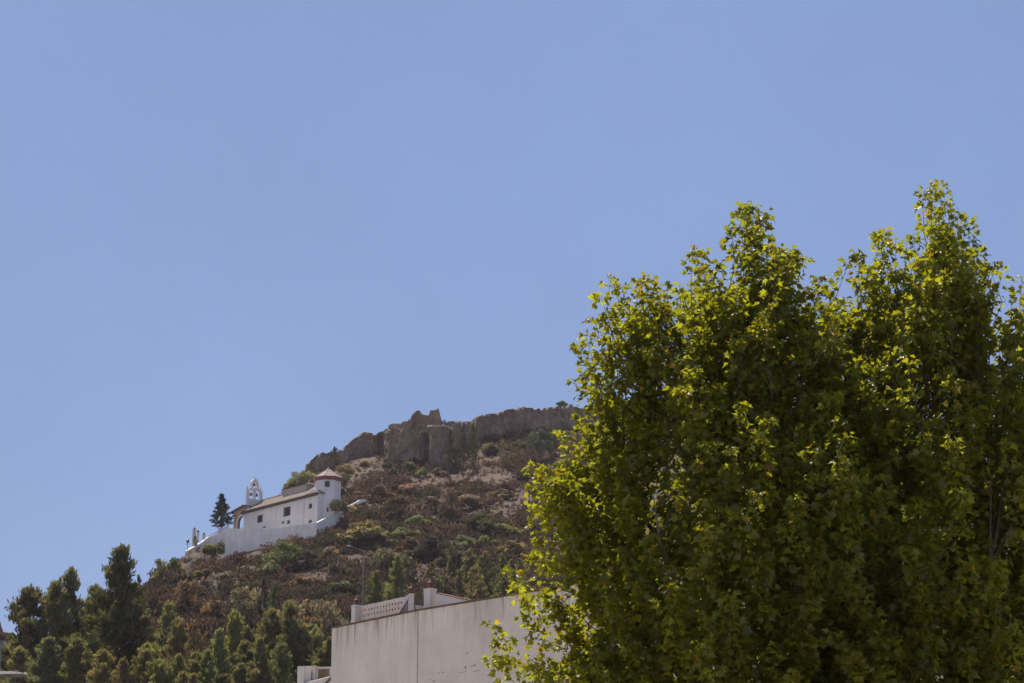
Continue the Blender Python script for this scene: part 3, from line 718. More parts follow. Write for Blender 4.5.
ruin('upper_wall', [(388.3, 424.6, 432, 519), (392, 423.8, 432, 519), (399, 423.3, 432, 519), (405, 421, 432, 519), (410.3, 418.4, 432, 519), (411.6, 414, 432, 519), (416, 412.3, 432, 519), (419, 410.6, 432, 519), (424, 414.7, 432, 519.5), (428, 415.7, 432, 519.5),
                    (429.2, 414, 430, 519.5), (430.4, 409.4, 430, 519.5), (438.5, 408.8, 430, 519.5), (439.8, 414, 430, 519.5), (441.5, 419, 430, 519.5), (443, 425, 430, 519.5)], 1.6, e, .12, .2, seed=5)
ruin('bastion_wall', [(427.5, 426, 474, 517), (432, 426, 475, 513), (440, 426.3, 476, 512), (447, 426.5, 476, 515), (451, 427, 474, 520)], 4.0, e, .10, seed=6)
lg = MB(); q = [at(427, 427, 516.5), at(432, 426.6, 512.3), at(440, 426.8, 511.3), at(447.5, 427, 514.3)]
for a_, b_ in zip(q, q[1:]):
    dz = np.array([0, 0, .45]); bk = np.array([0, 1.2, 0]); lg.box8([a_, b_, b_ + bk, a_ + bk, a_ + dz, b_ + dz, b_ + bk + dz, a_ + bk + dz])
adopt(lg.build('string_course', simple('pale_ashlar', (.42, .34, .26), .95)), e)
ruin('ruined_wall', [(450, 423, 455, 530), (458, 422, 456, 534), (466, 422, 452, 538), (474, 421.5, 448, 542), (478, 420, 444, 545)], 2.5, None, .5, seed=7)
tag(bpy.data.objects['ruined_wall.001'], 'low shaded stretch of ruined wall between castle tower and long wall', 'wall')
ruin('ruined_wall', [(475.5, 424, 440, 541), (478, 417.5, 440, 541), (481, 415.5, 440, 542), (490, 414, 440, 544), (502.7, 412.2, 440, 546), (506, 409.8, 439, 547), (514, 409.3, 438, 548), (523, 407.2, 437, 549), (531, 408.3, 436, 551), (534, 410, 436, 552), (540, 409.5, 434, 553), (549.7, 408, 432, 555), (559, 406, 430, 557), (570, 405, 428, 560), (585, 404, 426, 563), (610, 404, 424, 568), (640, 403, 422, 574)], 2.5, None, .35, seed=8)
tag(bpy.data.objects['ruined_wall.002'], 'long ruined castle wall running right along the crest behind the plane tree', 'wall')
p = at(563, 405.5, 562.5); plant('shrub', 2, 'shrub', 564, 401, 407, 12, DG, 'dark bush growing on top of the long castle wall', 'shrub', None, p)
p = at(418, 413.0, 519.6); plant('shrub', 4, 'shrub', 418, 410.0, 413.5, 6, DG, 'dark tuft growing on the broken castle tower top', 'shrub', None, p)
p = at(444.5, 424.5, 521); plant('shrub', 1, 'shrub', 444.5, 419.5, 425, 4.5, DG, 'small bush right of the castle tower stump', 'shrub', None, p)

# ------------------------------------------------------------------ chapel
TH = math.radians(50)
A2 = np.array([-math.cos(TH), math.sin(TH)])          # along the nave, to the far left end
N2 = np.array([-math.sin(TH), -math.cos(TH)])         # outward normal of the visible side
O2 = at(317, 523, 392)[:2]
ZF = at(264, 529, 397)[2] - .3                         # terrace level
def on_side(px, py, off=0.0):
    """(s, z) where the view through px, py meets the side wall plane set back by off"""
    d = at(px, py, 1.0) - np.array([0, 0, EYE]); B = O2 - N2 * off
    M = np.array([[d[0], -A2[0]], [d[1], -A2[1]]]); t, s = np.linalg.solve(M, B)
    return s, EYE + d[2] * t
def L3(s, off, z): q = O2 + A2 * s - N2 * off; return np.array([q[0], q[1], z])
ch = empty('chapel', L3(10, 4, ZF)); tag(ch, 'white hillside chapel with bell gable, brown tiled roof and octagonal tower', 'chapel')
ZE0 = on_side(317, 492.5)[1]; SL = on_side(244, 511)[0]; ZE = (ZE0 + on_side(244, 511)[1]) / 2
NW = 8.0; SE = 3.2
wins = {}
def win_rect(px, py, wpx, hpx):
    s0, z1 = on_side(px + wpx / 2, py - hpx / 2); s1, z0 = on_side(px - wpx / 2, py + hpx / 2); return (s0, z0, s1, z1)
WL = [(259.8, 518.8, 5.8, 8.8), (286.8, 511.4, 7.4, 11.2), (282.7, 522.4, 2.4, 3.6), (288.3, 522.0, 3.2, 4.6), (310.4, 506, 3.4, 5.8), (310, 521.4, 3.4, 4.0), (264, 527, 3.4, 2.6)]
WR = [win_rect(*w) for w in WL]
# side wall: panel origin at far left end so that +s runs right (outside face in front)
org = L3(SL, 0, 0); axr = (-A2[0], -A2[1])
fl = lambda rc: rect(SL - rc[2], rc[1], SL - rc[0], rc[3])
zb = ZF - 1.0
mb = MB(); mb.panel(org, axr, [rect(0, zb, SL, ZE)] + [fl(rc) for rc in WR], .55)
# end walls and far wall
mb.panel(L3(SL, NW, 0), tuple(N2), [[(0, zb), (NW - .003, zb), (NW - .003, ZE), (NW / 2, ZE + 2.35), (0, ZE)]], .5)
mb.panel(L3(SE, .56, 0), tuple(-N2), [[(0, zb), (NW - .56, zb), (NW - .56, ZE), (NW / 2 - .56, ZE + 2.35), (0, ZE + .3)]], .5)
mb.panel(L3(SE + .003, NW, 0), tuple(A2), [rect(0, zb, SL - SE - .006, ZE)], .5)
adopt(mb.build('nave_wall', M_white), ch)
for k_, rc in enumerate(WR):
    w = MB(); w.panel(L3(rc[2] + .05, .30, 0), axr, [rect(-.02, rc[1] - .02, rc[2] - rc[0] + .12, rc[3] + .02)], .06)
    wo = adopt(w.build('window' if k_ not in (5, 6) else 'hatch', M_dark), ch)
    if k_ in (0, 1, 4):
        gr = MB()
        for f in np.linspace(.15, .85, 4): gr.tube([L3(rc[0] + (rc[2] - rc[0]) * f, .08, rc[1]), L3(rc[0] + (rc[2] - rc[0]) * f, .08, rc[3])], .025, 5)
        for f in (.25, .5, .75): gr.tube([L3(rc[0], .08, rc[1] + (rc[3] - rc[1]) * f), L3(rc[2], .08, rc[1] + (rc[3] - rc[1]) * f)], .02, 5)
        g_o = gr.build('grille', M_iron); g_o.parent = wo
for px in (275.5, 303.2):                                # flat pilaster strips
    s, _ = on_side(px, 515); pb = MB(); pb.panel(L3(s + .25, -.12, 0), axr, [rect(0, zb, .5, ZE - .25)], .115); adopt(pb.build('pilaster', M_white), ch)
# roof: two slopes with eaves, tiles
M_tile = roof_mat('clay_tiles', (.11, .07, .048), (.185, .130, .094), 3.0, (A2[0], A2[1], 0))
rm = MB(); ov = .45; RH = 2.35; th = .16
def slope(s0, s1, near, dz=0.0):
    o0, o1 = (-ov, NW / 2) if near else (NW + ov, NW / 2)
    z0 = ZE + .02 - ov * RH / (NW / 2); z1 = ZE + RH + .02
    Q = [L3(s0, o0, z0), L3(s1, o0, z0), L3(s1, o1, z1), L3(s0, o1, z1)]
    rm.box8(Q + [q + np.array([0, 0, th]) for q in Q])
slope(SE - .3, SL + .3, True); slope(SE - .3, SL + .3, False)
adopt(rm.build('roof', M_tile), ch)
rt = MB(); rt.tube([L3(SE - .3, NW / 2, ZE + RH + .2), L3(SL + .3, NW / 2, ZE + RH + .2)], .14, 8)
adopt(rt.build('ridge_tiles', simple('ridge_clay', (.22, .15, .11), .9)), ch)
fb = MB()
Q = [L3(-.2, -ov - .06, ZE - .37), L3(SL + .3, -ov - .06, ZE - .37), L3(SL + .3, 0.0 - .01, ZE - .37), L3(-.2, 0.0 - .01, ZE - .37)]
fb.box8([q - np.array([0, 0, .16]) for q in Q] + [q + np.array([0, 0, .11]) for q in Q])
adopt(fb.build('eaves_shade_board', M_eaves_shade), ch)  # dark strip under the roof edge, thickened to stand in for soffit shadow
# raised bit of roof near the tower (lantern of the crossing)
s0, _ = on_side(312.5, 490, 4); s1, _ = on_side(289, 494, 4)
zc = ZE + RH
lb = MB()
Q = [L3(s0, 2.6, ZE + 1.2), L3(s1, 2.6, ZE + 1.2), L3(s1, 5.4, ZE + 1.2), L3(s0, 5.4, ZE + 1.2)]
lb.box8(Q + [q + np.array([0, 0, 1.75]) for q in Q]); adopt(lb.build('raised_bay', simple('buff_plaster', (.42, .35, .30), .9)), ch)
lr = MB()
Q = [L3(s0 - .2, 2.3, ZE + 2.96), L3(s1 + .2, 2.3, ZE + 2.96), L3(s1 + .2, 5.7, ZE + 2.96), L3(s0 - .2, 5.7, ZE + 2.96)]
R_ = [L3(s0 + .2, 3.8, ZE + 3.35), L3(s1 - .2, 3.8, ZE + 3.35), L3(s1 - .2, 4.2, ZE + 3.35), L3(s0 + .2, 4.2, ZE + 3.35)]
lr.box8(Q + R_); adopt(lr.build('raised_bay_roof', M_tile), ch)
fn = MB(); c_ = at(309, 483, 400); fn.lathe(c_ - np.array([0, 0, .6]), [(.18, 0), (.22, .3), (.1, .7), (.03, 1.1)], 8); adopt(fn.build('roof_finial', M_trim), ch)
# porch at the far left end: ochre side wall with a white-rimmed arch, blue gate below, sky through the top
PS = on_side(232.4, 520)[0]
zp1 = on_side(238, 511.5)[1]
a0 = on_side(243.4, 528)[0]; a1 = on_side(236.4, 528)[0]; za = on_side(240.5, 516.2)[1]
hole = arch(PS - a1, ZF + .05, PS - a0, za, 11)
pm = MB(); pm.panel(L3(PS, .25, 0), axr, [rect(0, zb, PS - SL - .004, zp1), hole], .5)
pm.panel(L3(PS, 6.2, 0), axr, [rect(0, zb, PS - SL - .004, zp1), [(x + .3 - .6 * 0, y) for x, y in arch(PS - a1 + 1.6, ZF + .05, PS - a0 + 2.4, za + .25, 11)]], .5)
po = adopt(pm.build('porch_wall', M_brownwall), ch)
rimO = arch(PS - a1 - .35, ZF + .02, PS - a0 + .35, za + .35, 11)
rm2 = MB(); rm2.panel(L3(PS, .15, 0), axr, [rimO, hole], .095); o_ = rm2.build('arch_surround', M_trim); o_.parent = po
gm = MB()
gz = ZF + (za - ZF) * .52
gm.panel(L3(a1, .45, 0), axr, [rect(0.01, ZF + .06, (a1 - a0) - .01, gz)], .08)
for f in np.linspace(0.06, .94, 8): gm.tube([L3(a0 + (a1 - a0) * f, .49, gz), L3(a0 + (a1 - a0) * f, .49, gz + .5)], .02, 4)
o_ = gm.build('gate', M_blue); o_.parent = po
pr = MB(); Q = [L3(SL - .05, -.3, zp1 + .75), L3(PS + .4, -.3, zp1 - .02), L3(PS + .4, 6.6, zp1 - .02), L3(SL - .05, 6.6, zp1 + .75)]
pr.box8(Q + [q + np.array([0, 0, .2]) for q in Q]); o_ = pr.build('porch_roof', M_tile); o_.parent = po
tri = MB(); tri.panel(L3(PS, .26, 0), axr, [[(0, zp1 + .003), (PS - SL - .006, zp1 + .003), (PS - SL - .006, zp1 + .72)]], .45); o_ = tri.build('porch_gable_wall', M_brownwall); o_.parent = po
# bell gable across the ridge
gs = min(np.linspace(0, SL, 400), key=lambda s: abs(proj(L3(s, NW / 2, ZE + 5)[None])[0][0] - 254.7))
def gab(px, py):
    """(t, z): on the cross plane at gs, t along -N2 (away)"""
    d = at(px, py, 1.0) - np.array([0, 0, EYE]); B = O2 + A2 * gs
    M = np.array([[d[0], N2[0]], [d[1], N2[1]]]); t, off = np.linalg.solve(M, B); return off, EYE + d[2] * t
gl_, _ = gab(247.2, 495); gr_, _ = gab(262.6, 495)
zg0 = ZE + .6
gz1 = gab(254, 488.2)[1]; gz2 = gab(254, 479.4)[1]
gc = (gl_ + gr_) / 2; gw = gr_ - gl_; uw = gw * .46
outer = [(gl_, zg0), (gr_, zg0), (gr_, gz1 - .35), (gr_ - gw * .16, gz1 - .35), (gr_ - gw * .16, gz1), (gc + uw / 2, gz1)]
rr_ = uw / 2
zc_ = gz2 - rr_
outer += [(gc + rr_ * math.cos(t), zc_ + rr_ * math.sin(t) * (1 + .30 * math.sin(t) ** 6)) for t in np.linspace(0, math.pi, 11)]
outer += [(gc - uw / 2, gz1), (gl_ + gw * .16, gz1), (gl_ + gw * .16, gz1 - .35), (gl_, gz1 - .35)]
zlo = gab(254, 499)[1]
h1 = arch(gc - gw * .35, zlo, gc - gw * .06, gab(254, 489.8)[1], 9); h2 = arch(gc + gw * .06, zlo, gc + gw * .35, gab(254, 489.8)[1], 9)
h3 = arch(gc - gw * .14, gab(254, 487.6)[1], gc + gw * .14, gab(254, 481.4)[1], 9)
bgm = MB(); bgm.panel(L3(gs, 0, 0), tuple(-N2), [outer, h1, h2, h3], .5)
bgo = adopt(bgm.build('bell_gable', M_white), ch)
for cc, zt in ((gc - gw * .19, gab(254, 491.5)[1]), (gc + gw * .19, gab(254, 491.5)[1]), (gc, gab(254, 481.5)[1])):
    be = MB(); q = L3(gs, cc, zt - .75) + np.array([-N2[1] * 0, 0, 0]); q[:2] += A2 * -.37 * -1
    be.lathe(q, [(.30, 0), (.26, .12), (.18, .35), (.12, .52), (.05, .6), (.03, .75)], 10); o_ = be.build('bell', M_bronze); o_.parent = bgo
for cc, zt, hh in ((gl_ + .2, gz1 - .36, .8), (gr_ - .2, gz1 - .36, 1.35), (gc + uw / 2 + .16, gz1 - .03, 1.9), (gc - .1, gz2 - .08, .75)):
    pn = MB(); q = L3(gs, cc, zt - .05); q[:2] += A2 * .37
    pn.lathe(q, [(.2, 0), (.2, .12), (.13, .18), (.17, .34), (.11, .5), (.02, hh)], 8); o_ = pn.build('pinnacle', M_trim); o_.parent = bgo
# octagonal tower
tc = at(327.5, 500, 395.2); R8 = 2.36
def octo(r, z, phase=math.radians(-15)):
    va = math.atan2(-tc[0], -tc[1]) # towards the camera
    return [(tc[0] + r * math.sin(phase + k_ * math.pi / 4 + 0.08), tc[1] - r * math.cos(phase + k_ * math.pi / 4 + 0.08), z) for k_ in range(8)]
zt1 = at(327, 476.6, 393)[2]; zt0 = ZF - 3
zta = at(327.8, 469.0, 395.2)[2]
tw = MB(); a_, b_ = octo(R8, zt0), octo(R8, zt1)
P8 = a_ + b_; base_i = len(tw.v); tw.v += P8
faces = [[k_, (k_ + 1) % 8, 8 + (k_ + 1) % 8, 8 + k_] for k_ in range(8)]
tw.f += faces + [list(range(8))[::-1], list(range(8, 16))]
two = adopt(tw.build('tower_wall', M_white), ch)
tr_ = MB(); e0 = octo(R8 + .26, zt1 + .02); e1 = octo(R8 + .26, zt1 + .14); ap = (tc[0], tc[1], zta)
tr_.v += e1 + [ap] + octo(R8 + .2, zt1 + .03); tr_.f += [[k_, (k_ + 1) % 8, 8] for k_ in range(8)] + [[k_, (k_ + 1) % 8, 9 + (k_ + 1) % 8, 9 + k_][::-1] for k_ in range(8)] + [list(range(9, 17))[::-1]]
M_ttile = simple('faded_tower_tiles', (.24, .15, .12), .8, .3, 2.5)
o_ = tr_.build('tower_roof', M_ttile); o_.parent = two
hp = MB()
for k_ in range(8): hp.tube([np.array(e1[k_]) + (0, 0, .05), np.array(ap) + (0, 0, .05)], .07, 5)
hp.lathe((tc[0], tc[1], zta - .1), [(.2, 0), (.16, .25), (.05, .55)], 8)
o_ = hp.build('hip_tiles', simple('limed_hip_tiles', (.52, .44, .40), .7)); o_.parent = two
fa = MB(); f0, f1 = octo(R8 + .22, zt1 - .50), octo(R8 + .24, zt1 + .0)
fa.v += f0 + f1 + octo(R8 + .004, zt1 - .5); fa.f += faces + [[16 + k_, 16 + (k_ + 1) % 8, (k_ + 1) % 8, k_] for k_ in range(8)] + [list(range(8, 16))]
o_ = fa.build('tower_fascia', M_red); o_.parent = two
# tower windows: framed openings on the camera-facing face
fc = [np.array(octo(R8, 0)[k_]) for k_ in range(8)]
def tower_hit(px, py):
    d = at(px, py, 1.0) - np.array([0, 0, EYE]); best = None
    for k_ in range(8):
        p0, p1 = fc[k_], fc[(k_ + 1) % 8]; e_ = p1 - p0
        M = np.array([[d[0], -e_[0]], [d[1], -e_[1]]])
        if abs(np.linalg.det(M)) < 1e-9: continue
        t, s = np.linalg.solve(M, p0[:2])
        if 0 <= s <= 1 and (best is None or t < best[0]): best = (t, e_ / np.linalg.norm(e_))
    t, e_ = best; q = d * t; q[2] += EYE; return q, e_[:2]
for px, py, w_, h_ in ((327.2, 484, 4.4, 5.8), (327.5, 509.8, 1.4, 4.2)):
    q, e_ = tower_hit(px, py); sc_ = mpp(q); ww, hh = w_ * sc_ / .93, h_ * sc_
    f_ = MB(); f_.panel(q - np.array([e_[0], e_[1], 0]) * (ww / 2 + .1) + np.array([e_[1], -e_[0], 0]) * .06, tuple(e_), [rect(0, -hh / 2 - .1, ww + .2, hh / 2 + .1), rect(.1, -hh / 2, ww + .1, hh / 2)], .058)
    fo = adopt(f_.build('tower_window', M_trim), ch)
    g_ = MB(); g_.panel(q - np.array([e_[0], e_[1], 0]) * (ww / 2) + np.array([e_[1], -e_[0], 0]) * .02, tuple(e_), [rect(0.003, -hh / 2 + .003, ww - .003, hh / 2 - .003)], .016)
    o_ = g_.build('pane', M_dark); o_.parent = fo
# lean-to strip from the nave corner round the tower foot
lt = MB(); X0 = at(324.8, 500, 393.2)
foot = [L3(SE + .0, .553, 0), L3(.02, .553, 0), np.array([X0[0], X0[1], 0]), np.array([tc[0], tc[1], 0]), L3(SE, 3.4, 0)]
lo = [np.array([q[0], q[1], ZF - 2]) for q in foot]; hi = [np.array([q[0], q[1], z]) for q, z in zip(foot, (ZE - .05, ZE - .05, ZE - .02, ZE + .6, ZE + 1.2))]
for i_ in range(5):
    j_ = (i_ + 1) % 5; lt.poly([lo[i_], lo[j_], hi[j_], hi[i_]])
adopt(lt.build('side_chamber_wall', M_white), ch)
lt = MB()
e_ = np.array([X0[0], X0[1], 0]); 
lo = [L3(SE - .3, -.45, ZE - .2), L3(-.25, -.45, ZE - .2), e_ + np.array([.1, -.35, ZE - .12]), np.array([tc[0], tc[1], ZE + .75]), L3(SE - .3, 3.4, ZE + 1.65)]
hi = [q + np.array([0, 0, .17]) for q in lo]
for a_, b_, c_ in ((0, 1, 4), (1, 3, 4), (1, 2, 3)): lt.poly([lo[c_], lo[b_], lo[a_]]); lt.poly([hi[a_], hi[b_], hi[c_]])
for i_ in range(5):
    j_ = (i_ + 1) % 5; lt.poly([lo[i_], lo[j_], hi[j_], hi[i_]])
adopt(lt.build('side_chamber_roof', M_tile), ch)

plant('shrub', 0, 'shrub', 343, 493.5, 514, 22, OL, 'olive bush at the right foot of the white tower', 'shrub', None, at(343, 513, 392.5))
plant('shrub', 0, 'shrub', 209, 544, 560, 24, DG, 'dark bush against the terrace ramp wall, left one of two', 'shrub', None, at(211, 556, 396.5))
plant('shrub', 5, 'shrub', 221, 541, 557, 14, DG, 'dark bush in the corner of ramp wall and terrace wall', 'shrub', None, at(220.5, 553, 398))
# ---- terrace: whitewashed retaining walls
te = empty('retaining_wall', at(265, 545, 394)); tag(te, 'high whitewashed retaining wall carrying the chapel terrace', 'wall')
def wall_strip(name, pts, thick, mt, root=None, sink=1.5):
    """solid wall; pts (px, top, bottom, Y); thickness to the back"""
    w = MB(); top = [at(a, t, d) for a, t, bb, d in pts]; bot = [at(a, bb, d) - np.array([0, 0, sink]) for a, t, bb, d in pts]
    n_ = len(pts); X = np.array([t[:2] for t in top]); tg = np.gradient(X, axis=0); tg /= np.linalg.norm(tg, axis=1)[:, None]; nb = np.stack([-tg[:, 1], tg[:, 0], 0 * tg[:, 0]], -1)
    bot = [np.array([t[0] , t[1], bb[2]]) + np.array([0, 0, 0]) - nb[i_] * .05 * (t[2] - bb[2]) for i_, (t, bb) in enumerate(zip(top, bot))]
    for i_ in range(n_ - 1):
        w.poly([bot[i_], bot[i_ + 1], top[i_ + 1], top[i_]])
        tb0, tb1 = top[i_] + nb[i_] * thick, top[i_ + 1] + nb[i_ + 1] * thick
        bb0, bb1 = bot[i_] + nb[i_] * thick, bot[i_ + 1] + nb[i_ + 1] * thick
        w.poly([top[i_], top[i_ + 1], tb1, tb0]); w.poly([tb0, tb1, bb1, bb0])
    for i_ in (0, n_ - 1): w.poly([bot[i_], top[i_], top[i_] + nb[i_] * thick, bot[i_] + nb[i_] * thick])
    o = w.build(name, mt)
    return adopt(o, root) if root is not None else o
wall_strip('wall_face', [(226.0, 528.2, 557, 395), (240, 528.6, 552, 394.4), (264.7, 529.2, 545, 393), (280, 527.8, 540, 391.5), (297, 525.4, 536, 388.8), (312, 523.6, 536, 386.6), (316.4, 522.9, 536, 386), (319, 521.8, 534, 386.7), (326, 518, 530, 389.5), (338, 512.5, 523, 394)], .45, M_terrace, te)
tf = MB(); q = [at(227.4, 528.6, 395.6), at(264.7, 529, 393.5), at(316, 523.4, 386.8), at(337, 513, 394.6)]
zf = ZF - 1.0
front = [np.array([x[0], x[1], zf]) for x in q]; rear = [L3(-4, 12, zf), L3(PS + 3, 12, zf)]
tf.poly(front + rear); lowz = [x - np.array([0, 0, 9]) for x in front + rear]
for i_ in range(3, 6): j_ = (i_ + 1) % 6; a_ = (front + rear)[i_]; b_ = (front + rear)[j_]; tf.poly([a_, b_, lowz[j_], lowz[i_]])
adopt(tf.build('terrace_floor', simple('terrace_paving', (.42, .38, .33), .95)), te)
for px, py, s_ in ((271, 533.5, .28), (283, 530.5, .25), (253, 534, .2), (299.5, 527.5, .25), (299.5, 530, .2)):
    pass
rw = wall_strip('ramp_wall', [(186, 556.5, 560, 396), (187.8, 550.5, 559, 396), (192, 548, 557, 397), (197, 545.5, 556, 398), (203, 541.5, 555, 399), (209, 536.6, 552, 400), (217, 533.9, 549, 401), (222, 532.2, 548, 401.5), (227.6, 530.0, 546, 402)], .7, M_terrace)
tag(rw, 'whitewashed ramp wall dropping left from the chapel terrace', 'wall')
def gatepost(px, y0, y1, Y, w_, label, fin=True):
    e_ = empty('gate_pillar', at(px, y1, Y)); tag(e_, label, 'pillar', 'white posts along the chapel ramp')
    s_ = Y / F / CP; h_ = (y1 - y0) * s_
    a_ = MB(); a_.box((0, 0, -.6), (w_ * s_, w_ * s_, h_ + .6)); a_.box((0, 0, h_ + .002), (w_ * s_ + .14, w_ * s_ + .14, .14)); a_.build('post', M_trim, e_)
    if fin: b2 = MB(); b2.lathe((0, 0, h_ + .143), [(.12, 0), (.2, .15), (.2, .28), (.1, .42), (.02, .52)], 8); b2.build('finial', M_terracotta, e_)
gatepost(193.8, 531, 547, 399.2, 3.0, 'tallest slim white gate pillar with red finial beside the dark cypress on the ramp')
gatepost(197.6, 533.5, 546, 400.5, 1.9, 'thinner white gate pillar right behind the dark cypress on the ramp')
gatepost(203.7, 536, 543, 400.6, 2.4, 'short white post halfway up the chapel ramp')
gatepost(219.2, 528, 533.5, 402.5, 3.0, 'white post below the dark conifer at the top of the ramp', False)
gatepost(227.6, 525, 529.5, 402.8, 2.2, 'small white post at the left corner of the chapel terrace', False)
rl = MB()
for (x0, y0, Y0), (x1, y1, Y1) in ((((220.7, 529.3, 402.4)), ((226.6, 527, 402.7))), (((205, 538.2, 400.8)), ((218, 531.2, 402.3)))):
    p0, p1 = at(x0, y0, Y0), at(x1, y1, Y1); rl.tube([p0, p1], .04, 5); dn = np.array([0, 0, -.8])
    rl.tube([p0 + dn * .8, p1 + dn * .8], .03, 4)
    for f in np.linspace(0.02, .98, 14): q = p0 + (p1 - p0) * f; rl.tube([q, q + dn * 1.3], .018, 4)
tag(rl.build('iron_railing', M_iron), 'thin dark iron railing along the top of the chapel ramp', 'railing')
plant('hillpine', 2, 'cypress_tree', 195.2, 536, 548, 5.2, DG, 'small dark cypress between the two gate pillars on the ramp', 'tree', None, at(195.2, 547.5, 397.2))
plant('pine', 0, 'conifer_tree', 220, 498, 537, 24, (.028, .036, .034), 'dark blue-green open conifer left of the chapel porch', 'tree', None, at(220.4, 533, 405))
# small lamp at the ramp end
e = empty('lamp_post', at(187.4, 552, 396.6)); tag(e, 'small dark lantern post at the lowest left end of the chapel ramp', 'lamp')
s_ = mpp(at(187, 550, 394)); a_ = MB(); a_.tube([(0, 0, -.4), (0, 0, 9.2 * s_)], [.06, .04], 6); a_.build('pole', M_iron, e)
a_ = MB(); a_.lathe((0, 0, 9.0 * s_), [(.08, 0), (.2, .1), (.26, .45), (.3, .5), (.06, .72)], 8); a_.build('lantern', M_iron, e)
a_ = MB(); a_.tube([(-.5, 0, 8.2 * s_), (.5, 0, 8.2 * s_)], .035, 5); a_.build('crossbar', M_iron, e)
# white parapet on the hill road
pw = wall_strip('road_parapet', [(344.5, 508.6, 509.6, 418), (349, 505.9, 507.6, 419), (353, 503.8, 506, 420), (357, 501.9, 504.6, 421), (360, 500, 503, 422), (365, 499.4, 501.2, 424), (367, 499.9, 501, 425)], .3, M_terrace, sink=.1)
tag(pw, 'small white parapet wall rising beside the hill road right of the tower', 'wall')
pw = wall_strip('stone_ledge', [(352, 509.2, 511.5, 418), (362, 508.2, 511, 419), (374, 507.2, 510.5, 421), (385, 507.2, 511, 422)], 1.2, simple('tan_stone', (.36, .28, .2), .95), sink=.4)
tag(pw, 'low tan stone ledge below the white road parapet', 'wall')

# ------------------------------------------------------------------ lamp on the hill road
b0 = ground_at(362.5, 628); s_ = mpp(b0)
e = empty('street_lamp', b0); tag(e, 'tall grey street lamp with one long arm to the left, on the slope', 'lamp')
hh = (628 - 549.5) * s_
a_ = MB(); a_.tube([(0, 0, -.5), (0, 0, hh)], [.13, .085], 8); a_.build('pole', M_galv, e)
a_ = MB(); a_.tube([(.35, 0, hh - .25), (0, 0, hh - .12), (-.9, 0, hh + .2), (-14 * s_, 0, hh + 4.3 * s_)], [.06, .075, .055, .045], 6); a_.build('arm', M_galv, e)
a_ = MB(); c_ = np.array([-15.0 * s_, 0, hh + 4.6 * s_]); a_.box8([c_ + np.array(q) for q in ((-.3, -.12, -.02), (.25, -.09, -.08), (.25, .09, -.08), (-.3, .12, -.02), (-.26, -.08, .1), (.25, -.05, .04), (.25, .05, .04), (-.26, .08, .1))]); a_.build('lamp_head', M_lamp, e)

# ------------------------------------------------------------------ white house in front
m, nt, N, L, b = mat('house_render')
p = geo_pos(N)
sx = N.new('ShaderNodeSeparateXYZ'); L.new(p, sx.inputs[0])
ZT = at(332, 628.7, 75.0)[2]
n1 = noise(N, L, p, .55, 6, .65); n2 = noise(N, L, p, 4.2, 4, .75, (1, 1, .05)); n4 = noise(N, L, p, 1.7, 5, .7, (1, 1, .12)); n3 = noise(N, L, p, 18, 4, .6); nh = noise(N, L, p, 2.2, 4, .6, (.06, .06, 1.4))
cb = ramp(N, [(.32, (.52, .458, .385)), (.64, (.63, .56, .475))]); L.new(n1.outputs[0], cb.inputs[0])
down = math_(N, L, 'SUBTRACT', ZT, sx.outputs[2])                     # metres below the coping
near = math_(N, L, 'SUBTRACT', 1.0, math_(N, L, 'DIVIDE', down, .85), True)
st = ramp(N, [(.49, (0, 0, 0)), (.62, (1, 1, 1))]); L.new(n2.outputs[0], st.inputs[0])
f1 = math_(N, L, 'MULTIPLY', math_(N, L, 'MULTIPLY', st.outputs[0], near), .95)
c = mixc(N, L, f1, cb.outputs[0], (.17, .145, .125))
st2 = ramp(N, [(.48, (0, 0, 0)), (.72, (1, 1, 1))]); L.new(n4.outputs[0], st2.inputs[0])
c = mixc(N, L, math_(N, L, 'MULTIPLY', st2.outputs[0], .34), c, (.34, .30, .255))
st3 = ramp(N, [(.55, (0, 0, 0)), (.7, (1, 1, 1))]); L.new(nh.outputs[0], st3.inputs[0])
c = mixc(N, L, math_(N, L, 'MULTIPLY', st3.outputs[0], .16), c, (.45, .36, .33))
L.new(c, b.inputs['Base Color']); b.inputs['Roughness'].default_value = .92
bump(N, L, b, n3.outputs[0], .35, .015)
M_house = m
hA = at(332, 628.7, 75.0); kk = lambda px, py: at(px, py, 1.0) * ((ZT - EYE) / (at(px, py, 1.0)[2] - EYE))
hB, hC = kk(418.2, 610.9), kk(530, 592.6)
for q in (hB, hC): q[2] = ZT
hD = hC + (hC - hB) / np.linalg.norm(hC - hB) * 7
bk = np.array([.66, .75, 0]); bk /= np.linalg.norm(bk)
hs_ = empty('white_house', (hB[0], hB[1], 0)); tag(hs_, 'white rendered house with streaked blank wall and roof terrace in front of the hill', 'house')
w = MB(); z0 = np.array([0, 0, -ZT])
rim = [hA, hB, hC, hD, hD + bk * 9, hA + bk * 9]
for a_, b_ in zip(rim, rim[1:] + rim[:1]): w.poly([a_ + z0, b_ + z0, b_, a_])
inn = [q + (sum(rim) / 6 - q) / np.linalg.norm(sum(rim) / 6 - q) * .35 for q in rim]
for (a_, b_), (c_, d_) in zip(zip(rim, rim[1:] + rim[:1]), zip(inn, inn[1:] + inn[:1])):
    w.poly([a_, b_, d_, c_]); w.poly([c_, d_, d_ - (0, 0, .35), c_ - (0, 0, .35)])
adopt(w.build('wall', M_house), hs_)
w = MB(); w.poly([q - np.array([0, 0, .35]) for q in inn]); adopt(w.build('terrace_floor', simple('terrace_tiles', (.35, .22, .16), .8)), hs_)
w = MB()
nrm = lambda a_, b_: np.array([(b_ - a_)[1], -(b_ - a_)[0], 0]) / np.linalg.norm((b_ - a_)[:2])
up = np.array([0, 0, .045])
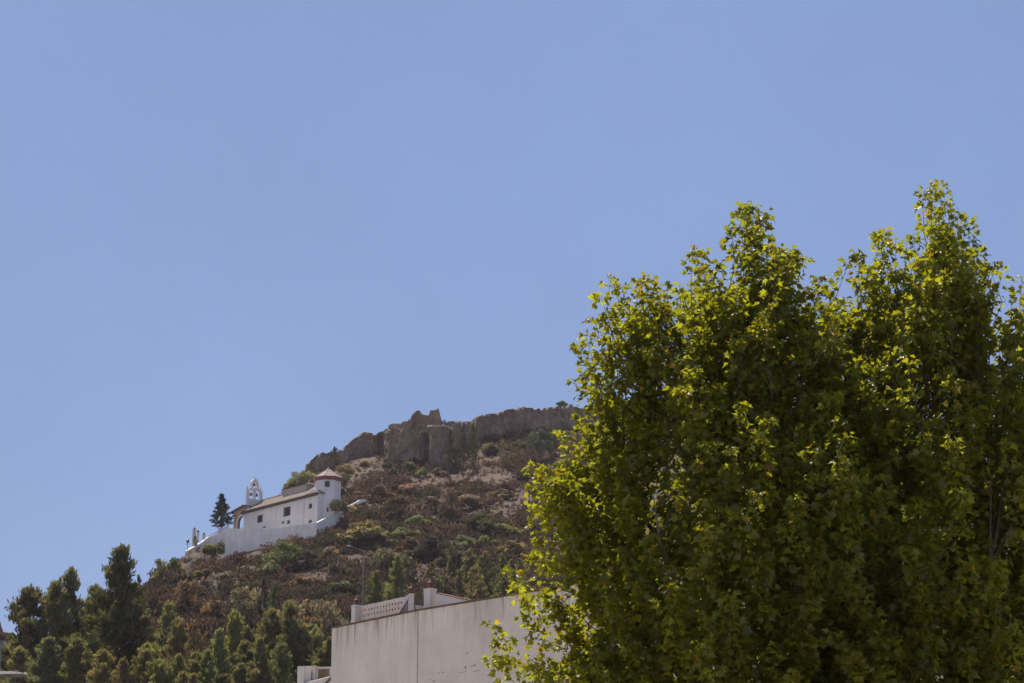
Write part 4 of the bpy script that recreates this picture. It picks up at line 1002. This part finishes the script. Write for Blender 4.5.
for a_, b_ in ((hA, hB), (hB, hC), (hC, hD)):
    n_ = nrm(a_, b_); o1, i1 = n_ * .05, -n_ * .3
    Q = [a_ + o1 + (0, 0, .004), b_ + o1 + (0, 0, .004), b_ + i1 + (0, 0, .004), a_ + i1 + (0, 0, .004)]; w.box8(Q + [q + up for q in Q])
adopt(w.build('coping', simple('dirty_coping', (.11, .07, .055), .95, .5, 4)), hs_)
w = MB(); d_ = (hB - hA) / np.linalg.norm(hB - hA); w.tube([hB + nrm(hA, hB) * .01, hB + nrm(hA, hB) * .01 + z0], .012, 5); adopt(w.build('wall_joint', simple('dark_joint', (.36, .31, .27), .9)), hs_)
# faded scrawl and scuffs on the wall
def on_wall(px, py, a_=hB, b_=hC):
    d = at(px, py, 1.0) - np.array([0, 0, EYE]); e_ = b_ - a_
    M = np.array([[d[0], -e_[0]], [d[1], -e_[1]]]); t, s = np.linalg.solve(M, a_[:2]); q = d * t; q[2] += EYE; return q
n_ = nrm(hB, hC)
M_scuff = simple('faded_paint_marks', (.24, .21, .21), .9, .4, 30); rs = np.random.default_rng(5)
for px, py, w_, h_ in ((465.5, 667.5, 1.0, 2.2), (472, 666, 1.4, 1.0), (474.8, 665.2, 1.6, .9), (438.5, 673, .7, .9), (443, 672.6, 3.0, .35), (453.5, 670.2, .8, .7), (467.5, 653.3, 3.6, .3), (476, 671, 8, .22), (462, 672.4, 9, .22), (434, 681, 2.2, .8), (430, 679.5, 1.2, .6)):
    q = on_wall(px, py); s_ = mpp(q); e_ = (hC - hB) / np.linalg.norm(hC - hB)
    L_ = [(math.cos(t) * w_ * s_ * rs.uniform(.6, 1.1), math.sin(t) * h_ * s_ * rs.uniform(.5, 1.1)) for t in np.linspace(0, 2 * math.pi, 11, endpoint=False)]
    sc_ = MB(); sc_.panel(q + n_ * .006, (e_[0], e_[1]), [L_], .004)
    adopt(sc_.build('scuff_mark', M_scuff), hs_)
# roof-terrace furniture: fixed pieces
back2 = lambda px, py, off: None
def ter(px, py, off):
    """point seen at px, py on the terrace, off metres behind the AB/BC wall plane"""
    a_, b_ = (hA, hB) if px < 418 else (hB, hC)
    n_ = nrm(a_, b_); return on_wall(px, py, a_ - n_ * off, b_ - n_ * off), (b_ - a_) / np.linalg.norm(b_ - a_)
zfl = ZT - .36
def pillar(x0, x1, y0, off, ball):
    q, e_ = ter((x0 + x1) / 2, y0, off); s_ = mpp(q); w_ = (x1 - x0) * s_ / 1.25
    a_ = MB(); a_.box((q[0], q[1], zfl), (w_, w_, q[2] - zfl - .07), e_[:2]); a_.box((q[0], q[1], q[2] - .067), (w_ + .016, w_ + .016, .067), e_[:2])
    po = adopt(a_.build('terrace_pillar', M_trim), hs_)
    if ball:
        bl = MB(); r_ = ball; bl.lathe((q[0], q[1], q[2] + .002), [(r_ * .7, 0), (r_ * .45, r_ * .3), (r_ * .95, r_ * .8), (r_ * 1.05, r_ * 1.25), (r_ * .8, r_ * 1.8), (r_ * .3, r_ * 2.15), (r_ * .22, r_ * 2.5), (r_ * .05, r_ * 2.7)], 14)
        o_ = bl.build('finial', M_terracotta, smooth=True); o_.parent = po
pillar(352, 361, 605.3, .9, .105); pillar(408.8, 413.8, 593.8, .9, .105); pillar(424.6, 436, 588.8, .7, .115)
pillar(473.3, 476, 599.6, .3, .075)
# pierced concrete screen
(q0, e_), (q1, _) = ter(361, 605.2, 1.0), ter(402.5, 598.0, 1.0)
Ls = np.linalg.norm((q1 - q0)[:2]); zt_ = (q0[2] + q1[2]) / 2; hgt = zt_ - zfl; nc = 7; cw = Ls / nc
holes = []
nr = int(round((hgt - .1) / cw / .9)) or 1; chh = (hgt - .12) / nr
for i_ in range(nc):
    for j_ in range(nr):
        cx_, cz_ = (i_ + .5) * cw, .05 + (j_ + .5) * chh
        for dx, dz in ((-.24, .24), (.24, .24), (-.24, -.24), (.24, -.24)):
            holes.append([(cx_ + dx * cw + .19 * cw * math.cos(t) * (1 + .25 * math.cos(2 * t + math.pi / 2 * (1 if dx * dz > 0 else -1))), cz_ + dz * chh + .19 * chh * math.sin(t) * (1 + .25 * math.cos(2 * t))) for t in np.linspace(0, 2 * math.pi, 9, endpoint=False)])
        holes.append(circ((cx_, cz_), .085 * cw, 6))
        if i_: holes.append(circ((i_ * cw, cz_), .07 * cw, 6))
w = MB(); w.panel((q0[0], q0[1], zfl), (e_[0], e_[1]), [rect(0, 0, Ls, hgt)] + holes, .05)
adopt(w.build('pierced_screen', simple('cream_concrete', (.66, .58, .48), .9, .2, 8)), hs_)
# stair parapet and its iron rail
pts = [ter(*a_, .95)[0] for a_ in ((399.5, 613.5), (402.3, 598.2), (409.2, 594.4), (409.2, 598.0))]
o0, e_ = pts[0], ter(405, 600, .95)[1]
lp = [((q - o0)[:2] @ e_[:2], q[2] - o0[2]) for q in pts]; lp[0] = (lp[0][0], zfl - o0[2])
w = MB(); w.panel(o0, (e_[0], e_[1]), [lp], .12); adopt(w.build('stair_parapet', M_trim), hs_)
w = MB()
a_, b_ = ter(399.8, 613.2, .85)[0], ter(409.2, 598.4, .85)[0]; w.tube([a_, b_], .022, 6)
for f in np.linspace(.1, .98, 7):
    q = a_ + (b_ - a_) * f; w.tube([q, np.array([q[0], q[1], zfl])], .013, 5)
adopt(w.build('stair_railing', M_iron), hs_)
q, e_ = ter(419, 606.0, 1.4); s_ = mpp(q); w = MB(); w.box((q[0], q[1], zfl), (9 * s_ / 1.3, .4, q[2] - zfl), e_[:2]); adopt(w.build('vent_block', simple('grey_concrete', (.36, .36, .36), .9)), hs_)
pts = [ter(*a_, .7)[0] for a_ in ((436.2, 593.5), (436.2, 612), (469, 606), (468, 600.4))]
o0, e_ = pts[0], ter(445, 600, .7)[1]
lp = [((q - o0)[:2] @ e_[:2], q[2] - o0[2]) for q in pts]; lp = [lp[0], (lp[1][0], zfl - o0[2]), (lp[2][0], zfl - o0[2]), lp[3]]
w = MB(); w.panel(o0, (e_[0], e_[1]), [lp], .2); adopt(w.build('sloping_parapet', simple('bounce_lit_render', (.70, .63, .57), .9, .12, 2)), hs_)  # warm bounced light is put into this cream render colour
tp = MB(); a_, b_ = pts[0] + (0, 0, .003), pts[3] + (0, 0, .003); nn_ = -nrm(hB, hC)
Q = [a_ - nn_ * .03, b_ - nn_ * .03, b_ + nn_ * .23, a_ + nn_ * .23]; tp.box8(Q + [q + np.array([0, 0, .03]) for q in Q]); adopt(tp.build('sloping_coping', simple('brick_coping', (.22, .10, .07), .9)), hs_)

# low white parapets of the next roof, left of the house
ne = empty('neighbour_house', at(315, 683, 84)); ne.location.z = 0
tag(ne, 'low house with white parapet posts and a brown niche, bottom left of the white house', 'house')
Yn = 82.0; sN = mpp(at(315, 670, Yn)); zlow = at(315, 700, Yn)[2]
def nbox(name, x0, x1, y0, Y, dep, mt, ax=(1, -.25), zb_=None):
    q = at((x0 + x1) / 2, y0, Y); s_ = mpp(q); a_ = MB(); a_.box((q[0], q[1] + dep / 2, zb_ or zlow), ((x1 - x0) * s_, dep, q[2] - (zb_ or zlow)), ax); return adopt(a_.build(name, mt), ne)
nbox('parapet_post', 298.2, 305.2, 666.2, Yn - .25, .25, M_trim)
nbox('parapet_block', 305.4, 312, 666.0, Yn + .02, .5, M_terrace)
nbox('parapet_post', 313.6, 316.2, 665.8, Yn + .1, .25, M_trim)
q = at(316.3, 667, Yn + .15); s_ = mpp(q)
w = MB(); w.panel((q[0], q[1], 0), (1, -.25), [rect(0, zlow, 14.6 * s_, q[2]), rect(.03, zlow + .05, 14 * s_, q[2] - 1.7 * s_)], .12); adopt(w.build('niche_frame', M_trim), ne)
w = MB(); w.panel((q[0] + .05, q[1] + .35, 0), (1, -.25), [rect(-.1, zlow, 15 * s_, q[2] - .02)], .1); adopt(w.build('niche_back', simple('brown_brick', (.26, .17, .10), .95, .4, 6)), ne)
w = MB(); Q = [at(305.4, 682.6, Yn - .5), at(332, 676.4, Yn - .5), at(334, 675.6, Yn + .2), at(305.4, 681.6, Yn + .05)]
w.box8([np.array([q[0], q[1], zlow - .5]) for q in Q] + Q); adopt(w.build('sloping_ledge', M_trim), ne)
w = MB(); w.tube([at(324, 685, Yn - .7), at(334.5, 674.5, Yn - .55)], .05, 6); adopt(w.build('drain_pipe', simple('brown_pipe', (.09, .065, .05), .7)), ne)
w = MB(); q = at(297.6, 690, Yn + .1); q2 = at(336, 690, Yn + .1)
Q = [(q[0], Yn + .9, 0), (q2[0], Yn + .4, 0), (q2[0] + 1, Yn + 8, 0), (q[0] + 1, Yn + 8, 0)]; w.box8(Q + [(a_, b_, at(315, 686, Yn)[2]) for a_, b_, _ in Q]); adopt(w.build('wall', M_house), ne)

# eaves at the lower left corner, and a roof beyond the left edge
Ye = 105.0
se = empty('shed', (at(5, 690, Ye)[0], Ye, 0)); tag(se, 'grey-brown tiled roof edge of a low shed in the lower left corner', 'shed')
w = MB(); c0 = at(-60, 675.5, Ye); c1 = at(25.8, 673.5, Ye); d0 = at(-60, 670.5, Ye + 3.2); d1 = at(16.5, 671.2, Ye + 3.2)
th_ = np.array([0, 0, .18]); Q = [c0 - th_, c1 - th_, d1 - th_, d0 - th_]; w.box8(Q + [c0, c1, d1, d0]); adopt(w.build('roof', roof_mat('grey_tiles', (.085, .065, .055), (.15, .125, .11), 4.0, (1, 0, 0))), se)
w = MB(); ends = [at(16.3, 671.6, Ye + 2.2), at(25.2, 673.2, Ye - .05)]
for q in ends: w.box((q[0], q[1], q[2] - .05), (.10, .2, .10))
adopt(w.build('verge_caps', M_trim), se)
w = MB(); Q = [c0 + (0.2, .4, -.25), c1 + (-.3, .4, -.25), d1 + (-.3, 0, -.25), d0 + (.2, 0, -.25)]; w.box8([np.array([q[0], q[1], 0]) for q in Q] + [np.array([q[0], q[1], c0[2] - .3]) for q in Q]); adopt(w.build('wall', M_terrace), se)

Yg = 236.0
ge = empty('gabled_house', (at(-14, 700, Yg)[0], Yg, ground_z(at(-14, 700, Yg)[0], Yg))); tag(ge, 'white house with steep red roof edge, cut by the left edge of the photo', 'house')
g0 = at(-.5, 637, Yg); g1 = at(-7, 613, Yg); g2 = at(-22, 637, Yg); gb = ge.location.z - 2
w = MB(); w.panel((g2[0], Yg, 0), (1, 0), [[(0, gb), (g0[0] - g2[0] - .15, gb), (g0[0] - g2[0] - .15, g0[2] - .1), (g1[0] - g2[0], g1[2] - .2), (0, g2[2] - .1)]], 2); adopt(w.build('wall', M_trim), ge)
w = MB()
for a_, b_ in ((g2, g1), (g1, g0)):
    Q = [a_ + (0, -.3, -.15), b_ + (0, -.3, -.15), b_ + (0, 2.3, -.15), a_ + (0, 2.3, -.15)]; w.box8(Q + [q + np.array([0, 0, .45]) for q in Q])
adopt(w.build('roof', M_red), ge)
q = at(16, 0, 1)
Yw = 262.0
we = empty('white_house', (at(15, 660, Yw)[0], Yw, ground_z(at(15, 660, Yw)[0], Yw))); tag(we, 'pale house wall glimpsed through the trees at the left edge', 'house')
w = MB(); a_, b_ = at(-6, 640, Yw), at(30, 641, Yw)
Q = [(a_[0], Yw, we.location.z - 3), (b_[0], Yw, we.location.z - 3), (b_[0], Yw + 6, we.location.z - 3), (a_[0], Yw + 6, we.location.z - 3)]
w.box8(Q + [(x, y, a_[2]) for x, y, _ in Q]); adopt(w.build('wall', M_trim), we)
w = MB(); Q = [(a_[0] - .3, Yw - .4, a_[2] + .003), (b_[0] + .3, Yw - .4, a_[2] + .003), (b_[0] + .3, Yw + 6.4, a_[2] + .003), (a_[0] - .3, Yw + 6.4, a_[2] + .003)]
m_ = (a_[0] + b_[0]) / 2
w.box8(Q + [(a_[0] + .5, Yw + 2.6, a_[2] + .9), (b_[0] - .5, Yw + 2.6, a_[2] + .9), (b_[0] - .5, Yw + 3.4, a_[2] + .9), (a_[0] + .5, Yw + 3.4, a_[2] + .9)]); adopt(w.build('roof', M_tile), we)

# ------------------------------------------------------------------ the two plane trees
YT = 30.0; MP = YT / F / CP
OUT = [(575, 380), (577, 343), (586, 330), (593, 311), (601, 292), (609, 275), (620, 278), (626, 296), (634, 288), (640, 275), (648, 270), (661, 278), (672, 286), (679, 281), (691, 249), (700, 245), (714, 261), (721, 276), (732, 222),
       (744, 200), (764, 207), (767, 223), (774, 237), (789, 245), (806, 252), (811, 270), (819, 275), (829, 294), (840, 286), (853, 250), (861, 245), (881, 226), (896, 235), (906, 240), (913, 232), (921, 205), (924, 186), (940, 178), (946, 197),
       (958, 207), (967, 215), (973, 240), (993, 257), (1004, 265), (1007, 284), (1023, 274), (1040, 268), (1065, 290), (1090, 320), (1120, 360), (1150, 420), (1175, 500), (1185, 600), (1170, 700), (1120, 790), (1040, 835), (940, 850), (820, 850), (700, 840), (600, 800), (545, 745),
       (505, 690), (508, 668), (497, 660), (486, 655), (497, 640), (490, 619), (503, 618), (520, 640), (541, 636), (543, 618), (524, 613), (534, 600), (524, 592), (514, 580), (509, 567), (530, 551), (535, 533), (558, 528), (562, 513), (530, 506), (528, 482), (526, 461), (545, 462), (565, 445), (560, 428), (578, 415)]
OUT = np.array(OUT, float)
def inside(x, y):
    x0, y0 = OUT[:, 0], OUT[:, 1]; x1, y1 = np.roll(x0, -1), np.roll(y0, -1)
    c = np.zeros(np.shape(x), bool)
    for a0_, b0_, a1_, b1_ in zip(x0, y0, x1, y1):
        if b0_ == b1_: continue
        cond = ((b0_ > y) != (b1_ > y)) & (x < (a1_ - a0_) * (y - b0_) / (b1_ - b0_) + a0_); c ^= cond
    return c
def edge_dist(x, y):
    d = np.full(np.shape(x), 1e9)
    for (a0_, b0_), (a1_, b1_) in zip(OUT, np.roll(OUT, -1, 0)):
        ex, ey = a1_ - a0_, b1_ - b0_; t = np.clip(((x - a0_) * ex + (y - b0_) * ey) / (ex * ex + ey * ey + 1e-9), 0, 1)
        d = np.minimum(d, np.hypot(x - a0_ - t * ex, y - b0_ - t * ey))
    return d
LOBES = [  # leaf outline of a plane leaf, unit length, base at 0,0, blade along +y
    np.array([(0, 0), (.22, -.05), (.42, .10), (.30, .22), (.56, .46), (.26, .50), (.14, .64), (0, 1.0), (-.14, .64), (-.26, .50), (-.56, .46), (-.30, .22), (-.42, .10), (-.22, -.05)]),
    np.array([(0, 0), (.18, -.03), (.36, .06), (.29, .22), (.50, .55), (.22, .55), (.12, .70), (0, 1.0), (-.12, .70), (-.22, .55), (-.50, .55), (-.29, .22), (-.36, .06), (-.18, -.03)])]
def leaves_mesh(name, Pb, Dr, Up, size, r, tint, dry):
    """one fan of triangles per leaf, folded along the midrib"""
    n = len(Pb); Dr = Dr / np.linalg.norm(Dr, axis=1)[:, None]
    X = np.cross(Dr, Up); X /= np.linalg.norm(X, axis=1)[:, None] + 1e-9; Z = np.cross(X, Dr)
    sel = r.integers(0, 2, n); lob = np.stack([LOBES[0], LOBES[1]])[sel]            # (n,14,2)
    fold = r.uniform(.05, .75, n)[:, None]; curl = r.uniform(-.1, .8, n)[:, None]
    lx = lob[..., 0] * r.uniform(.85, 1.15, n)[:, None]; ly = lob[..., 1]
    lz = np.abs(lx) * fold - curl * ly ** 2 * .75 + r.normal(size=lx.shape) * .05
    V = Pb[:, None] + size[:, None, None] * (lx[..., None] * X[:, None] + ly[..., None] * Dr[:, None] + lz[..., None] * Z[:, None])
    ctr = Pb[:, None] + size[:, None, None] * (.34 * Dr[:, None] - (curl * .07)[..., None] * Z[:, None])
    V = np.concatenate([V, ctr], 1)                                                  # 15 verts
    k_ = np.arange(14); tri = np.stack([k_, (k_ + 1) % 14, np.full(14, 14)], -1)
    Fc = (np.arange(n)[:, None, None] * 15 + tri[None]).reshape(-1, 3)
    return np_mesh(name, V.reshape(-1, 3), Fc, {'tint': np.repeat(tint, 14), 'dry': np.repeat(dry, 14)})

TRUNKS = [at(735, 960, YT)[:2], at(978, 960, YT + .6)[:2]]
r = np.random.default_rng(2024)
shoots = [[], []]
def add_shoot(px, py, t, L_, n_l):
    k_ = 0 if px + r.normal() * 18 < 838 else 1
    tip = at(px, py, YT + t); ax_ = TRUNKS[k_]
    hz = tip[:2] - ax_; rad = np.linalg.norm(hz) + 1e-6
    hd = hz / rad; out = min(.75, .10 + rad * .17)
    low_ = np.clip((6.5 - tip[2]) / 4, 0, 1)
    d = np.array([hd[0] * out, hd[1] * out, 1.0 - .75 * low_]) + r.normal(size=3) * np.array([.12, .12, .05]); d /= np.linalg.norm(d)
    base = tip - d * L_
    if np.linalg.norm(base[:2] - ax_) > rad: base[:2] = ax_ + hz * .7
    mid = (base + tip) / 2 + r.normal(size=3) * .05 * L_ + np.array([hd[0], hd[1], -.3]) * .06 * L_
    shoots[k_].append((base, mid, tip, n_l, px, py))
# shoots ending on the outline (the ragged top and left side)
EX = [(609, 277), (648, 272), (640, 278), (620, 281), (694, 251), (700, 248), (744, 203), (740, 208), (752, 206), (764, 210), (714, 264), (661, 281), (679, 284), (732, 225), (776, 241), (789, 248), (804, 255), (819, 278), (593, 314), (580, 345), (577, 380), (586, 333), (601, 294),
      (857, 250), (881, 229), (877, 234), (896, 238), (913, 235), (924, 190), (938, 181), (932, 188), (946, 200), (958, 210), (967, 218), (993, 260), (1003, 268), (1022, 277), (848, 262), (906, 243), (973, 243), (1040, 272),
      (529, 464), (531, 484), (531, 503), (562, 431), (568, 444), (536, 536), (512, 569), (517, 580), (526, 594), (527, 614), (491, 621), (488, 655), (498, 640), (500, 657), (533, 552), (545, 465), (510, 660), (540, 508), (580, 410)]
for px, py in EX: add_shoot(px, py + 2, r.normal() * .5, r.uniform(1.0, 1.9), int(r.integers(52, 74)))
cnt = 0
while cnt < 2350:
    px = r.uniform(486, 1185); py = r.uniform(178, 850)
    if not inside(np.array(px), np.array(py)): continue
    ed = float(edge_dist(np.array(px), np.array(py))) * MP
    if ed < (.22 if py < 330 else .15): continue
    tm = min(2.45, .35 + .92 * ed)
    if py < 330 and r.random() < .15: continue
    if py > 420 and cnt % 5 == 0: px = float(np.clip(838 + r.normal() * 32, 760, 910))
    t = r.uniform(-1, 1); t = math.copysign(abs(t) ** .7, t) * tm
    if vnoise(at(px, py, YT + t)[None] / np.array([.75, .75, 1.0]), 91)[0] < (-.37 if py < 330 else -.12 if py < 430 else -.45): continue
    add_shoot(px, py, t, r.uniform(.8, 1.9) if py < 420 else r.uniform(.7, 1.6), int(r.integers(52, 84))); cnt += 1
for q in range(110):
    px = float(np.clip(836 + r.normal() * 26, 780, 890)); py = r.uniform(298 + abs(px - 836) * .2, 470)
    if inside(np.array(px), np.array(py)): add_shoot(px, py, r.normal() * .9, r.uniform(.8, 1.6), int(r.integers(50, 76)))
for q in range(70):
    px = r.uniform(590, 1030); py = r.uniform(240, 330)
    if inside(np.array(px), np.array(py)) and float(edge_dist(np.array(px), np.array(py))) > 6: add_shoot(px, py, r.normal() * .6, r.uniform(.7, 1.4), int(r.integers(46, 70)))
for q in range(60): add_shoot(r.uniform(955, 1045), r.uniform(450, 640), r.uniform(-.9, 1.6), r.uniform(.8, 1.5), int(r.integers(50, 76)))
TREE_LABEL = ['large leafy plane tree with pale yellow-green leaves, left one of two in the foreground', 'large leafy plane tree in the right corner, right one with the highest top']
for k_ in (0, 1):
    ax_ = TRUNKS[k_]
    root = empty('plane_tree', (ax_[0], ax_[1], 0)); tag(root, TREE_LABEL[k_], 'tree', 'plane trees in the foreground')
    wd = MB(); tk = MB()
    fork = np.array([ax_[0], ax_[1], 3.3])
    tk.tube([(ax_[0], ax_[1], -.3), (ax_[0] + .02, ax_[1], .5), (ax_[0] - .03, ax_[1], 2.0), fork, fork + (.05, .1, 1.6), fork + (-.1, .0, 3.6), fork + (.05, 0, 4.9)], [.30, .24, .21, .19, .12, .07, .02], 10)
    limbs = []
    for i_ in range(13):
        a_ = i_ * 2.4 + r.normal() * .2; z1 = 3.9 + (i_ % 5) * .8 + r.random() * .5; rr_ = r.uniform(.9, 2.2)
        st_ = fork + np.array([0, 0, -.6 + .33 * i_]); en = np.array([ax_[0] + rr_ * math.cos(a_), ax_[1] + rr_ * math.sin(a_), z1 + 1.6])
        md = (st_ + en) / 2 + np.array([math.cos(a_), math.sin(a_), -.4]) * .25
        P_ = [st_, (st_ + md) / 2 + r.normal(size=3) * .04, md, (md + en) / 2 + r.normal(size=3) * .05, en]
        wd.tube(P_, [.05, .04, .03, .018, .006], 7); limbs += P_[:4]
    limbs = np.array(limbs)
    tw_ = MB(); PB, DR, UP, SZ, TN, DY = [], [], [], [], [], []
    for base, mid, tip, n_l, px, py in shoots[k_]:
        woody = py < 360 or r.random() < .05
        dd = np.linalg.norm((limbs - base) * np.array([1, 1, .8]) + np.maximum(0, (limbs - base)[:, 2:3]) * 2, axis=1); lb_ = limbs[int(np.argmin(dd))]
        if woody: tw_.tube(([lb_, (lb_ + base) / 2 + np.array([0, 0, -.05])] if np.linalg.norm(lb_ - base) < 2.2 and base[2] > lb_[2] - .2 else []) + [base, mid, tip], [.011, .009, .007, .005, .002][-(5 if np.linalg.norm(lb_ - base) < 2.2 and base[2] > lb_[2] - .2 else 3):], 4)
        n_ = n_l; f = r.random(n_) ** .62
        f[: n_ // 5] = 1 - r.random(n_ // 5) * .07
        b1 = base * ((1 - f) ** 2)[:, None] + 2 * mid * (f * (1 - f))[:, None] + tip * (f ** 2)[:, None]
        ang = r.uniform(0, 2 * math.pi, n_); sd_ = np.stack([np.cos(ang), np.sin(ang), r.uniform(-.35, .75, n_)], -1); sd_ /= np.linalg.norm(sd_, axis=1)[:, None]
        pet = r.uniform(.03, .17, n_)[:, None] * (1.25 - .6 * f[:, None])
        PB.append(b1 + sd_ * pet)
        DR.append(sd_ * 1.0 + np.array([0, 0, -.35]) + r.normal(size=(n_, 3)) * .35)
        UP.append(np.array([0, 0, 1.0]) + r.normal(size=(n_, 3)) * .8)
        SZ.append(r.uniform(.060, .146, n_) * (1.08 - .30 * f))
        TN.append(np.clip(r.random() * .45 + r.random(n_) * .6, 0, 1)); DY.append(r.random(n_))
    PB, DR, UP, SZ, TN, DY = map(np.concatenate, (PB, DR, UP, SZ, TN, DY))
    off = np.array([-ax_[0], -ax_[1], 0.0])
    adopt(tk.build('trunk', M_planebark, smooth=True), root)
    adopt(wd.build('limbs', M_planebark, smooth=True), root)
    adopt(tw_.build('twigs', M_twig), root)
    me = leaves_mesh('crown', PB + off, DR, UP, SZ, r, TN, DY)
    o = link_mesh('crown', me, M_leaf, root); o.color = (.122, .127, .018, 1)
    print('plane tree leaves', len(PB))

# ------------------------------------------------------------------ the air: faint summer haze
m = bpy.data.materials.new('summer_air'); m.use_nodes = True; nt = m.node_tree; nt.nodes.clear()
out = nt.nodes.new('ShaderNodeOutputMaterial'); pv = nt.nodes.new('ShaderNodeVolumePrincipled')
pv.inputs['Color'].default_value = (.93, .83, .90, 1); pv.inputs['Density'].default_value = HAZE; pv.inputs['Anisotropy'].default_value = .25
nt.links.new(pv.outputs[0], out.inputs['Volume'])
hz = MB(); hz.box((0, 0, -1), (5100, 5100, 150)); hzo = hz.build('haze', m); hzo['kind'] = 'stuff'; hzo['label'] = 'thin pale summer haze over the hill and town'; hzo['category'] = 'haze'
cy.volume_bounces = 0
